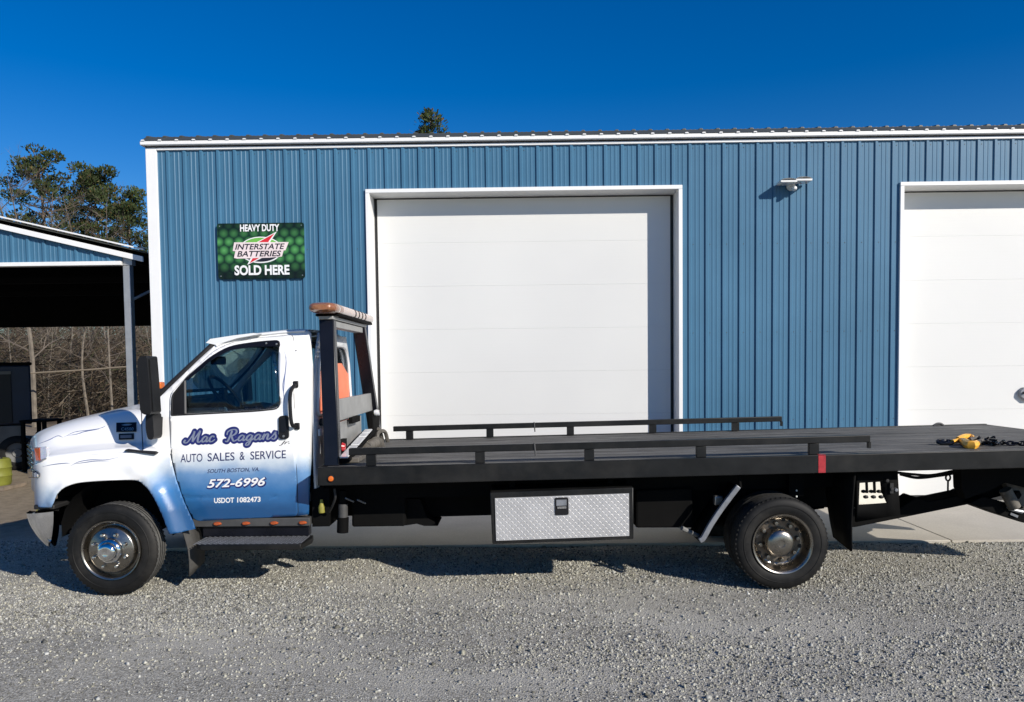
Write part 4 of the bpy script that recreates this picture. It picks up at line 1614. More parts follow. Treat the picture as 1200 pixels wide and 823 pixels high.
# ---------------------------------------------------------------- cab interior
MB().box(XF + 0.05, XB - 0.05, 6.95, 8.57, 0.72, 0.80).build('cab_floor', M['interior'], tk)
dm = MB()
prof = [(-2.98, 1.0), (-2.98, 1.50), (-2.85, 1.56), (-2.62, 1.52), (-2.50, 1.40), (-2.52, 1.1), (-2.6, 0.85), (-2.98, 0.85)]
dm.prism([V((x, 6.93, z)) for x, z in prof], (0, 1.66, 0))
dm.build('dashboard', M['interior'], tk, bevel=0.02)
c = at(264, 462, 7.30)
for k in range(1):
    ax = V((0.80, 0, 0.6)).normalized()
    e1 = V((0, 1, 0))
    e2 = ax.cross(e1)
    ring = [c + (e1 * math.cos(t) + e2 * math.sin(t)) * 0.21 for t in [2 * math.pi * i / 32 for i in range(33)]]
    st = MB().tube(ring, 0.017, 8, cap=False)
    for t in (0.0, math.pi, -math.pi / 2):
        st.tube([c - ax * 0.03, c + (e1 * math.cos(t) + e2 * math.sin(t)) * 0.21], 0.014, 6)
    st.lathe([(0, -0.04), (0.06, -0.03), (0.065, 0.02), (0, 0.03)], c - ax * 0.02, 14, 'X')
    st.build('steering_wheel', M['dark_plastic'], tk)
    MB().tube([c - ax * 0.03, c - ax * 0.4], 0.035, 8).build('steering_column', M['interior'], tk)
for yy in (7.28, 8.22):
    seatm = MB()
    pr_ = [(-2.35, 1.0), (-2.38, 1.14), (-2.28, 1.17), (-1.98, 1.13), (-1.90, 1.22), (-1.80, 1.72), (-1.72, 1.76), (-1.66, 1.72), (-1.74, 1.2), (-1.80, 0.98)]
    seatm.prism([V((x, yy - 0.27, z)) for x, z in pr_], (0, 0.54, 0))
    seatm.v = [p + V((-0.30, 0, 0)) for p in seatm.v]
    so = seatm.build('seat', M['seat'], tk, bevel=0.035)
    hr = MB()
    hr.prism([V((x, yy - 0.14, z)) for x, z in [(-1.80, 1.80), (-1.79, 1.98), (-1.72, 2.0), (-1.68, 1.98), (-1.69, 1.80)]], (0, 0.28, 0))
    hr.v = [p + V((-0.30, 0, 0)) for p in hr.v]
    hr.build('head_rest', M['seat'], so, bevel=0.03)
    MB().box(-2.6, -2.05, yy - 0.2, yy + 0.2, 0.8, 1.0).build('seat_base', M['interior'], so)
p = at(256, 423, 7.76)
rmm = MB()
rmm.box(p.x - 0.03, p.x + 0.03, 7.62, 7.90, p.z - 0.04, p.z + 0.045)
rmm.build('rear_view_mirror', M['dark_plastic'], tk, bevel=0.015)
MB().tube([V((p.x, 7.76, p.z + 0.03)), V((p.x - 0.03, 7.76, p.z + 0.13))], 0.012, 6).build('mirror_stem', M['dark_plastic'], tk)
for yy in (7.02, 8.50):
    q = MB().tube([V((-2.02, yy, 2.10)), V((-2.04, yy + (0.06 if yy < 7.5 else -0.06), 1.6)), V((-2.0, yy + (0.12 if yy < 7.5 else -0.12), 1.0))], 0.02, 6)
    q.build('seat_belt', M['interior'], tk)
MB().box(-2.62, XB - 0.05, 7.1, 8.42, 2.15, 2.18).build('headliner', M['seat'], tk)

# ---------------------------------------------------------------- front wings and bonnet
YF0 = 6.715
arch_px = [(62.5, 590), (67, 579), (76, 571), (94, 565.5), (130, 563), (158, 563), (168, 568), (178, 580), (189, 602), (198, 626)]
arch = [at(x, y, YF0) for x, y in arch_px]
ridge = [at(x, y, YF0) for x, y in [(160, 548), (172, 556), (184, 574), (196, 600), (206, 630)]]
XN = at(62, 560, 6.75).x
XNOSE = at(35, 560, 6.95).x


def seg_d(p, pts):
    best = 1e9
    for a, b in zip(pts[:-1], pts[1:]):
        ab = V((b.x - a.x, b.z - a.z))
        ap = V((p[0] - a.x, p[1] - a.z))
        t = max(0, min(1, ap.dot(ab) / max(1e-9, ab.dot(ab))))
        best = min(best, (ap - ab * t).length)
    return best


def y_nose(X):
    y = YF0
    if X < XN:
        t = (XN - X) / (XN - XNOSE)
        y += 0.30 * t ** 2.2
    return y


def y_wing(X, Z):
    y = y_nose(X)
    w = min(1.0, max(0.0, (-3.30 - X) / 0.25))
    y -= 0.030 * w * math.exp(-(seg_d((X, Z), arch) / 0.045) ** 2)
    y -= 0.075 * min(1.0, max(0.0, (1.13 - Z) / 0.26)) * math.exp(-(seg_d((X, Z), ridge) / 0.085) ** 2)
    y += 0.05 * max(0, (Z - 1.08) / 0.15) ** 2
    if X > -3.0 and Z < 1.0:
        y += 0.03 * (X + 3.0) / 0.2
    return y


wing_px = [(35, 548), (34.5, 562), (36, 580), (38.5, 592), (60, 595)] + arch_px + [(212, 624), (229, 620), (226.5, 612), (216, 589), (206, 562), (200.5, 540), (199, 532.5),
           (185, 531), (150, 529.5), (108, 532.5), (83, 535.5), (57, 539), (45, 542)]
wing_px[5:15] = [(p.x, p.y) for p in catmull([V((x, y, 0)) for x, y in arch_px], 4)]
wing_uv = uv(wing_px, y_wing)
YW = YC
wnear = lambda x, z: V((x, y_wing(x, z), z))
wfar = lambda x, z: V((x, 2 * YW - y_wing(x, z), z))
wing = sheet(wing_uv, [], wnear, 'front_wing', M['paint'], tk, 0.012, cut=0.02, angle=70)
sheet(wing_uv, [], wfar, 'front_wing', M['paint'], tk, 0.012, cut=0.05, flip=True, angle=70)

st_px = [34.5, 37, 43, 57, 83, 108, 145, 172, 199]
sh_px = [546.5, 544.5, 542, 539, 535.5, 532.5, 529.7, 530.2, 532.5]
tp_px = [526, 516, 508.5, 501, 492.5, 486.5, 479, 478.5, 484]
secs = []
for x, ys_, yt in zip(st_px, sh_px, tp_px):
    a = on(x, ys_, y_wing)
    X = a.x
    ys0 = y_wing(X, a.z)
    tnear = at(x if x < 190 else 212, yt, ys0 + 0.62)
    zt = tnear.z
    Xt = tnear.x
    xl = lambda f: X + (Xt - X) * f
    zs_ = a.z
    dz = zt - zs_
    secs.append([V((X, ys0, zs_ - 0.005)), V((xl(0.03), ys0 + 0.03, zs_ + 0.03)), V((xl(0.18), ys0 + 0.12, zs_ + 0.050)), V((xl(0.28), ys0 + 0.18, zs_ + 0.075)),
                 V((xl(0.36), ys0 + 0.225, zs_ + dz * 0.42)), V((xl(0.48), ys0 + 0.30, zs_ + dz * 0.74)), V((xl(0.68), ys0 + 0.42, zs_ + dz * 0.94)), V((xl(1.0), ys0 + 0.62, zt + 0.0)),
                 V((xl(1.06), YW, zt + 0.03))])
fine = [catmull(s, 5) for s in secs]
cols_ = list(zip(*fine))
cols_ = [catmull(list(c), 5) for c in cols_]
rows = [list(r) for r in zip(*cols_)]
hood = MB()
full = []
for r in rows:
    full.append(r + [V((p.x, 2 * YW - p.y, p.z)) for p in reversed(r[:-1])])
hood.grid(full)
hood.build('bonnet', M['paint'], tk, angle=80)
# front panel behind the lamps, with the grille
fr = full[0]
lowz = at(36, 588, 6.95).z
fp = [V((p.x + 0.004, p.y, p.z)) for p in fr]
fpm = MB()
fpm.grid([[V((p.x, p.y, lowz + (p.z - lowz) * t)) for p in fp] for t in [i / 6 for i in range(7)]])
fpm.build('front_panel', M['paint'], tk, solid=0.02)
gp = [p for p in fr if 7.3 < p.y < 8.42]
gm_ = MB()
gm_.grid([[V((p.x - 0.012, p.y, z)) for p in gp] for z in (0.98, 1.06, 1.14, 1.22)])
gr = gm_.build('grille', M['black_gloss'], tk)
for k in range(5):
    MB().tube([V((p.x - 0.018, p.y, 1.01 + 0.045 * k)) for p in gp], 0.008, 6).build('grille_bar', M['chrome'], gr)

# side badges on the bonnet
_half = [p for r in rows for p in r]
_px = np.array([proj(p) for p in _half])
_py = np.array([p.y for p in _half])


def y_at(x, y):
    """depth of the bonnet skin seen at a photo pixel"""
    d = np.hypot(_px[:, 0] - x, _px[:, 1] - y)
    k = np.argsort(d)[:4]
    w = 1.0 / (d[k] + 0.05) ** 2
    return float((_py[k] * w).sum() / w.sum())


def bon(px, d, lift):
    return [at(x, y, y_at(x, y)) + V((0, -lift, lift * 0.4)) for x, y in px]


bd = MB().prism(bon([(137, 496), (160, 495.5), (160, 506.5), (137, 507)], 0, 0.012), (0, 0.012, 0)).build('bonnet_badge', M['black_gloss'], tk, smooth=False)
MB().prism(bon([(143, 498.8), (147, 497.7), (152, 497.6), (156, 498.3), (152, 499.6), (147, 499.9)], 0, 0.016), (0, 0.004, 0)).build('badge_emblem', M['steel'], bd, smooth=False)


def bon_text(body, x0, y0, x1, y1, mat, parent, shear=0.0, bold=0.0):
    vs, fs = text_mesh(body, shear, bold)
    q = bon([(x0, y0), (x1, y0), (x0, y1), (x1, y1)], 0, 0.016)
    m = MB()
    m.add([q[0].lerp(q[1], a).lerp(q[2].lerp(q[3], a), b) for a, b in vs], fs)
    return m.build('lettering', mat, parent, smooth=False)


bon_text('C4500', 143, 505.4, 157.5, 501.6, M['steel'], bd, 0.1, 0.02)
bd2 = MB().prism(bon([(140, 509), (157, 508.5), (157, 515.5), (140, 516)], 0, 0.012), (0, 0.012, 0)).build('bonnet_badge', M['dark_plastic'], tk, smooth=False)
MB().prism(bon([(142, 510.8), (155, 510.3), (155, 513.9), (142, 514.2)], 0, 0.015), (0, 0.003, 0)).build('badge_insert', M['fender_grey'], bd2, smooth=False)
# lamps
for mir in (False, True):
    def ym(p, mir=mir):
        return V((p.x, 2 * YW - p.y, p.z)) if mir else p

    def lamp(px, dep, name, mat, parent, lift, wing_=False):
        ps = []
        for x, y in px:
            q = on(x, y, y_wing) if wing_ else at(x, y, y_at(max(x, 39), y))
            ps.append(ym(q + V((0, -lift, 0))))
        return MB().prism(ps, V((0.0, dep if not mir else -dep, 0))).build(name, mat, parent, bevel=0.002, smooth=False)
    hb = lamp(fillet([(38.5, 526), (42, 524), (56.5, 523), (56.8, 537), (50, 540.5), (43, 541), (39.5, 538)], 2, 3), 0.10, 'marker_lamp', M['clear_lens'], tk, 0.02)
    lamp([(42, 525.5), (48, 524.8), (48.5, 539), (44, 539.5)], 0.02, 'turn_lens', M['orange_lens'], hb, 0.026)
    lamp([(48.8, 524.8), (55.8, 524.2), (56, 536.5), (49.4, 538.6)], 0.02, 'reflector', M['clear_lens'], hb, 0.024)
    hl = lamp(fillet([(33.5, 552), (34.5, 549.5), (44, 551.5), (47.5, 555), (47, 559.5), (34, 560)], 1.5, 3), 0.12, 'headlight', M['dark_lens'], tk, 0.02, True)
    lamp([(35, 552), (40, 552.5), (40, 558.5), (35, 558.8)], 0.015, 'bulb_reflector', M['chrome'], hl, 0.026, True)
    lamp([(41.5, 554), (46, 555.5), (46, 558.8), (41.5, 558.6)], 0.015, 'bulb_reflector', M['clear_lens'], hl, 0.026, True)

# rubber bonnet latch
lt = [(147, 528.5), (160, 529), (172, 531), (184, 532.5), (186, 530.5), (183, 528.8), (165, 527.8), (150, 526)]
MB().prism([on(x, y, y_wing) + V((0, -0.035, 0)) for x, y in lt], (0, 0.07, 0)).build('bonnet_latch', M['seal'], tk, bevel=0.006)
# seam between bonnet and cowl
sm = [r for r in full[int(len(full) * 0.83)]]
MB().tube([p + V((0, 0, 0.0)) for p in sm], 0.004, 4).build('bonnet_seam', M['seal'], tk)
# cowl shelf
MB().prism(P2([(170, 491), (186, 467), (200, 470), (200, 495)], 6.96), (0, 1.6, 0)).build('cowl', M['dark_plastic'], tk, bevel=0.01)

# painted pinstripe flourishes, thin raised paint on the bonnet and wing
def flourish(strokes, name, w):
    m = MB()
    for pts, f in strokes:
        sp_ = catmull([V((x, y, 0)) for x, y in pts], 6)
        path = [f(p.x, p.y) for p in sp_]
        n = len(path)
        m.tube(path, [max(0.0008, w * math.sin(math.pi * (i + 0.4) / n)) for i in range(n)], 4, cap=False)
    return m.build(name, M['pinstripe'], tk)


hf = lambda x, y: bon([(x, y)], 0, 0.002)[0]
wf = lambda x, y: on(x, y, y_wing) + V((0, -0.002, 0))
df = lambda x, y: on(x, y, y_cab) + V((0, -0.0135, 0))
flourish([([(46, 520), (57, 516), (68, 511), (74, 513)], hf), ([(75, 512.5), (88, 506.5), (104, 504.5), (118, 502), (128, 497)], hf),
          ([(78, 511), (90, 509), (100, 506), (116, 503.5)], hf)], 'pinstripe', 0.0040)
flourish([([(50, 547), (62, 544.5), (76, 543), (82, 543)], wf), ([(83, 546), (92, 541.5), (106, 539), (124, 539), (139, 536)], wf), ([(86, 544), (100, 542), (112, 540.5), (128, 540.5)], wf)],
         'pinstripe', 0.0035)
flourish([([(334, 412), (336, 425), (334, 445), (333, 460), (334, 472)], df), ([(336, 418), (335, 435), (332, 452), (334, 468)], df)], 'pinstripe', 0.0035)

# wheel housing and engine bay fill
wc = at(130, 642, 6.65)
WX, WZ = wc.x, 0.405 + GZ
wh = MB()
rows_ = []
for i in range(13):
    a = math.pi * (i / 12) * 1.1 - 0.05 * math.pi
    rows_.append([V((WX + 0.50 * math.cos(a), y, WZ + 0.17 + 0.44 * math.sin(a))) for y in (6.76, 7.3)])
wh.grid(rows_)
wh.build('wheel_housing', M['black_frame'], tk)
wh = MB()
wh.grid([[V((p.x, 2 * YW - p.y, p.z)) for p in r] for r in rows_]).build('wheel_housing', M['black_frame'], tk)
MB().box(fr[0].x + 0.1, XF + 0.1, 7.28, 8.44, 0.45, 1.05).build('engine_block', M['black_frame'], tk)

# chrome bumper with black top pad
bp = fillet([(31.5, 601), (36, 598.5), (60, 598.5), (61.5, 606), (60, 625), (57, 639), (54.5, 640), (46, 631), (37, 617)], [1, 1, 1, 2, 4, 1, 1, 6, 6], 3)
rows_ = []
YB0 = 6.74
for j in range(17):
    u = -1 + 2 * j / 16
    row = []
    for p in bp + [bp[0]]:
        q = at(p.x, p.y, YB0 + 0.02)
        ins = 0.18 * abs(u) ** 4
        row.append(V((q.x + ins - 0.10, YW + u * (YW - YB0), q.z)))
    rows_.append(row)
bmp = MB().grid(rows_)
el = catmull([at(x, y, 6.77) for x, y in [(31.5, 601), (36, 615), (45, 630), (54.5, 640)]], 4)
er = catmull([at(x, y, 6.77) for x, y in [(61.5, 600), (61.3, 612), (60, 626), (57.5, 640)]], 4)
cap_ = [[a.lerp(b, t / 8) + V((0, 0.015 - 0.075 * math.sin(math.pi * (0.12 + 0.88 * (t / 8) ** 0.8)) * (1.0 - 0.75 * (i / 12) ** 1.6), 0)) for t in range(9)]
        for i, (a, b) in enumerate(zip(el, er))]
top_ = [p + V((0.0, 0.06, 0.012)) for p in cap_[0]]
bmp.grid([top_] + cap_)
bmp.prism(rows_[-1][:-1], (0, -0.001, 0))
bumper = bmp.build('bumper', M['chrome'], tk)
q0, q1 = at(34, 597.5, YB0), at(61, 592.5, YB0)
MB().box(q0.x + 0.02, q1.x, YB0 + 0.03, 2 * YW - YB0 - 0.03, q0.z - 0.005, q1.z).build('bumper_pad', M['seal'], bumper, bevel=0.01)

# mirrors
for mir in (False, True):
    f = (lambda p: V((p.x, 2 * YCAB - p.y, p.z))) if mir else (lambda p: p)
    YM = 6.50
    mp_ = fillet([(160.5, 424), (163, 418), (172, 417), (174, 440), (177, 485), (172, 487), (164.5, 484), (162, 455)], [4, 4, 3, 6, 3, 4, 4, 6], 4)
    poly = [f(at(p.x, p.y, YM)) for p in mp_]
    mo = MB().prism(poly, (0, 0.19 if not mir else -0.19, 0)).build('mirror', M['dark_plastic'], tk, bevel=0.018)
    gp = [f(at(x, y, YM + 0.02)) for x, y in [(180, 421), (184.6, 483)]]
    MB().prism([f(V((gp[0].x + 0.006, YM + 0.03, gp[0].z))) if False else f(V((at(172.9, 421, YM).x, YM + 0.03, at(172.9, 421, YM).z))),
                f(V((at(177.4, 483, YM).x, YM + 0.03, at(177.4, 483, YM).z))),
                f(V((at(177.4, 483, YM).x, YM + 0.165, at(177.4, 483, YM).z))),
                f(V((at(172.9, 421, YM).x, YM + 0.165, at(172.9, 421, YM).z)))], (0.004, 0, 0)).build('mirror_glass', M['dark_plastic'], mo, smooth=False)
    br = fillet([(170.5, 486), (179, 485), (180.5, 512), (178, 516), (173, 515), (170.5, 503)], 3, 3)
    MB().prism([f(at(p.x, p.y, 6.62)) for p in br], (0, 0.16 if not mir else -0.16, 0)).build('mirror_bracket', M['dark_plastic'], mo, bevel=0.012)
    MB().prism([f(at(x, y, 6.78)) for x, y in [(173, 490), (186, 489), (186, 511), (174, 511)]], (0, 0.12 if not mir else -0.12, 0)).build('mirror_base', M['dark_plastic'], mo, bevel=0.01)
# amber clearance lamp seen over the cowl (far side)
q = at(186, 452, 8.62)
fl_ = MB().box(q.x - 0.055, q.x + 0.045, 8.58, 8.68, q.z - 0.035, q.z + 0.04).build('side_marker_lamp', M['amber'], tk, bevel=0.012)
MB().box(q.x - 0.05, q.x + 0.06, 8.59, 8.67, q.z - 0.25, q.z - 0.037).build('lamp_stalk', M['seal'], fl_)

# ---------------------------------------------------------------- lettering on the door
TD = lambda x, z: V((x, y_cab(x, z) - 0.0135, z))


def door_pt(px, py, lay=0):
    p = on(px, py, y_cab)
    return V((p.x, y_cab(p.x, p.z) - 0.0125 - 0.0008 * lay, p.z))


def door_text(body, x0, y0, x1, y1, h, mat, lay=1, shear=0.0, bold=0.0, space=1.0):
    """baseline from pixel (x0, y0) to (x1, y1), letter height h pixels"""
    vs, fs = text_mesh(body, shear, bold, space)
    m = MB()
    m.add([door_pt(x0 + (x1 - x0) * a, y0 + (y1 - y0) * a - h * b, lay) for a, b in vs], fs)
    return m.build('lettering', mat, door, smooth=False)


# brush-script name, drawn stroke by stroke (x-height 1)
GL = {
    'M': (2.35, [[(-0.55, 0.55), (-0.75, 0.2), (-0.4, 0.0), (0.0, 0.25), (0.55, 1.3), (0.75, 2.05)], [(0.75, 2.05), (0.72, 1.1), (0.8, 0.15)],
                 [(0.8, 0.15), (1.3, 1.2), (1.75, 2.1)], [(1.75, 2.1), (1.65, 1.0), (1.7, 0.2), (2.0, 0.02), (2.3, 0.3)]]),
    'a': (1.3, [[(0.92, 0.85), (0.6, 1.02), (0.2, 0.7), (0.12, 0.25), (0.38, 0.03), (0.75, 0.35), (0.95, 0.95)], [(0.95, 0.95), (0.88, 0.3), (1.02, 0.03), (1.35, 0.3)]]),
    'c': (1.1, [[(0.85, 0.75), (0.75, 1.0), (0.4, 0.95), (0.12, 0.45), (0.3, 0.04), (0.7, 0.06), (1.1, 0.4)]]),
    'R': (1.75, [[(0.55, 1.95), (0.42, 1.0), (0.15, 0.05), (-0.25, 0.1)], [(-0.15, 1.2), (-0.1, 1.75), (0.45, 2.1), (1.1, 2.05), (1.3, 1.6), (1.0, 1.15), (0.45, 1.0)],
                 [(0.6, 1.05), (0.9, 0.4), (1.2, 0.02), (1.7, 0.3)]]),
    'g': (1.3, [[(0.92, 0.85), (0.6, 1.02), (0.2, 0.7), (0.12, 0.25), (0.38, 0.03), (0.75, 0.35), (0.95, 0.95)],
                [(0.95, 0.95), (0.85, 0.0), (0.6, -0.75), (0.2, -0.8), (0.3, -0.4), (0.9, 0.0), (1.35, 0.35)]]),
    'n': (1.45, [[(0.0, 0.4), (0.25, 1.0), (0.3, 0.6), (0.2, 0.02)], [(0.24, 0.35), (0.65, 1.0), (0.9, 0.85), (0.85, 0.2), (1.05, 0.02), (1.45, 0.35)]]),
    's': (1.0, [[(0.0, 0.3), (0.3, 0.8), (0.5, 1.25), (0.55, 0.95), (0.78, 0.45), (0.55, 0.02), (0.12, 0.12)]]),
}


def script(word, x0, yb0, x1, yb1, xh):
    tot = sum(GL[c][0] for c in word)
    sc = (x1 - x0) / tot
    cx = 0.0
    strokes = []
    for ch in word:
        for s in GL[ch][1]:
            sp_ = catmull([V((a, b, 0)) for a, b in s], 7)
            pts = []
            for p in sp_:
                u = (cx + p.x) * sc
                base = yb0 + (yb1 - yb0) * u / (x1 - x0)
                pts.append((x0 + u + p.y * xh * 0.22, base - p.y * xh))
            strokes.append(pts)
        cx += GL[ch][0]
    for lay, mat, w0, w1, nm in ((1, M['ink_blue'], 3.25, 3.25, 'name_outline'), (2, M['ink_silver'], 0.55, 1.15, 'name_script')):
        m = MB()
        for pts in strokes:
            L, Rr = [], []
            n = len(pts)
            for i, p in enumerate(pts):
                a, b = pts[max(0, i - 1)], pts[min(n - 1, i + 1)]
                d = V((b[0] - a[0], b[1] - a[1]))
                d = d.normalized() if d.length > 1e-6 else V((1, 0))
                # pen angle: heavy on the way down, light on the way up
                wv = w0 + (w1 - w0) * max(0.0, abs(d.y) * (1.0 if d.y > 0 else 0.35))
                L.append(door_pt(p[0] - d.y * wv, p[1] + d.x * wv, lay))
                Rr.append(door_pt(p[0] + d.y * wv, p[1] - d.x * wv, lay))
            # caps of the outline run a little past the ends
            if lay == 1:
                for e, q in ((0, 1), (-1, -2)):
                    c0 = pts[e]
                    k = [door_pt(c0[0] + w0 * math.cos(t), c0[1] + w0 * math.sin(t), lay) for t in [2 * math.pi * i / 10 for i in range(10)]]
                    m.add(k, [tuple(range(10))])
            m.grid([L, Rr])
        m.build(nm, mat, door, smooth=False)


script('Mac', 221, 519.0, 252, 517.5, 6.6)
script('Ragans', 266, 517.5, 325, 514.5, 6.6)
door_text('Jr.', 327.5, 522.5, 340, 521.2, 5.2, M['ink_black'], 1, 0.4, 0.01)
for w, x0, x1 in (('AUTO', 212.3, 238), ('SALES', 244, 275.5), ('&', 281.5, 287.5), ('SERVICE', 294, 335.5)):
    yb = lambda x: 542.0 - (x - 212) * 5.0 / 124
    door_text(w, x0, yb(x0), x1, yb(x1), 9.6, M['ink_navy'], 1, 0.0, 0.006)
door_text('SOUTH BOSTON, VA.', 243.5, 555.3, 304.5, 552.8, 5.4, M['ink_grey'], 1, 0.25, 0.012)
for lay, mt, bold in ((1, M['ink_blue'], 0.075), (2, M['ink_white'], 0.022)):
    g_ = 1.3 if lay == 1 else 0
    door_text('572-6996', 243.4 - g_ + (0.5 if lay == 1 else 0), 571.8 + g_ + (0.7 if lay == 1 else 0), 311.5 + g_ + (0.5 if lay == 1 else 0), 569.2 + g_ + (0.7 if lay == 1 else 0), 10.2 + 2 * g_, mt, lay, 0.28, bold)
door_text('USDOT', 251.5, 589.6, 275, 589.0, 6.2, M['ink_white'], 1, 0.0, 0.03)
door_text('1082473', 278.5, 588.9, 306, 588.0, 6.2, M['ink_white'], 1, 0.0, 0.03)

# ---------------------------------------------------------------- step, rocker, front mudflap
q0, q1 = at(226, 617, 6.90), at(363, 610, 6.90)
rk_ = MB().box(q0.x, q1.x, 6.89, 7.0, 0.505, 0.58).build('rocker_strip', M['grey_plastic'], tk, bevel=0.006)
for x in (254.5, 288, 321, 354.5):
    q = at(x, 614 - (x - 254) * 0.012, 6.885)
    am = MB()
    am.lathe([(0, -0.028), (0.012, -0.026), (0.018, -0.012), (0.02, 0.0)], V((0, 0, 0)), 16)
    o = am.build('step_marker', M['step_lens'], rk_, local=True)
    o.location = V((q.x, 6.888, q.z)) - root_loc(rk_)
    o.scale = (2.0, 0.8, 0.85)
MB().box(q0.x + 0.08, q1.x - 0.02, 6.93, 7.02, 0.41, 0.50).build('step_riser', M['black_gloss'], tk)
stp = [(-2.83, 6.955), (-1.845, 6.955), (-1.80, 6.86), (-1.90, 6.62), (-2.74, 6.60), (-2.86, 6.66)]
stp = [(at(228, 640, 6.62).x, 6.66), (at(243, 630, 6.95).x, 6.96), (at(367, 625, 6.95).x, 6.96), (at(368, 628, 6.9).x, 6.84), (at(352, 640, 6.6).x, 6.61), (at(234, 641, 6.6).x, 6.61)]
step = MB().prism([V((x, y, 0.405)) for x, y in stp], (0, 0, -0.05)).build('step', M['black_paint'], tk, bevel=0.008)
xs0, xs1 = at(243, 630, 6.95).x, at(352, 640, 6.6).x
tr_ = MB()
for i in range(40):
    for j in range(7):
        x = xs0 + (xs1 - xs0) * (i + 0.5) / 40
        y = 6.64 + 0.30 * (j + 0.5 * (i % 2)) / 7
        tr_.add([(x - 0.008, y - 0.012, 0.4052), (x + 0.008, y - 0.012, 0.4052), (x + 0.008, y + 0.012, 0.4052), (x - 0.008, y + 0.012, 0.4052), (x, y, 0.411)],
                [(0, 1, 4), (1, 2, 4), (2, 3, 4), (3, 0, 4)])
tr_.build('tread_stud', M['fender_grey'], step, smooth=False, kind='stuff')
for x in (q0.x + 0.12, q1.x - 0.08):
    MB().bar((x, 6.97, 0.42), (x, 7.4, 0.6), 0.05, 0.04).build('step_bracket', M['black_frame'], step)
rows_ = []
for i in range(7):
    t = i / 6
    rows_.append([V((at(209.5 + 5.5 * t + 2 * math.sin(2 * t), 625, 6.73).x + 0.03 * math.sin(3 * t) + s * 0.01, y + 0.02 * t, 0.56 - 0.475 * t + 0.03 * s * (t > 0.9))) for s, y in ((0, 6.74), (1, 6.88), (2, 7.02))])
MB().grid(rows_).build('mudflap', M['mudflap'], tk, solid=0.012)
rows_b = [[V((p.x, 2 * YW - p.y, p.z)) for p in r] for r in rows_]
MB().grid(rows_b).build('mudflap', M['mudflap'], tk, solid=0.012)

# ---------------------------------------------------------------- wheels
TR = 0.405


def tyre_mesh(y0, s):
    """y0 outer face, s = +1 near side (grows away from camera)"""
    w = 0.215
    pr_ = [(0.258, 0.030), (0.268, 0.012), (0.285, 0.004), (0.315, 0.0), (0.350, 0.002), (0.378, 0.010), (0.393, 0.022), (0.3985, 0.030)]
    tread = []
    gr_ = [0.036, 0.068, 0.072, 0.080, 0.084, 0.105, 0.109, 0.117, 0.121, 0.144, 0.148, 0.156, 0.160]
    for i, y in enumerate(gr_[1:]):
        k = i % 4
        r = TR if k in (0, 3) else TR - 0.012
        tread.append((r, y))
    pr_ = pr_ + [(TR - 0.001, 0.038)] + tread + [(TR - 0.001, w - 0.038)] + [(r, w - y) for r, y in reversed(pr_)]
    return pr_


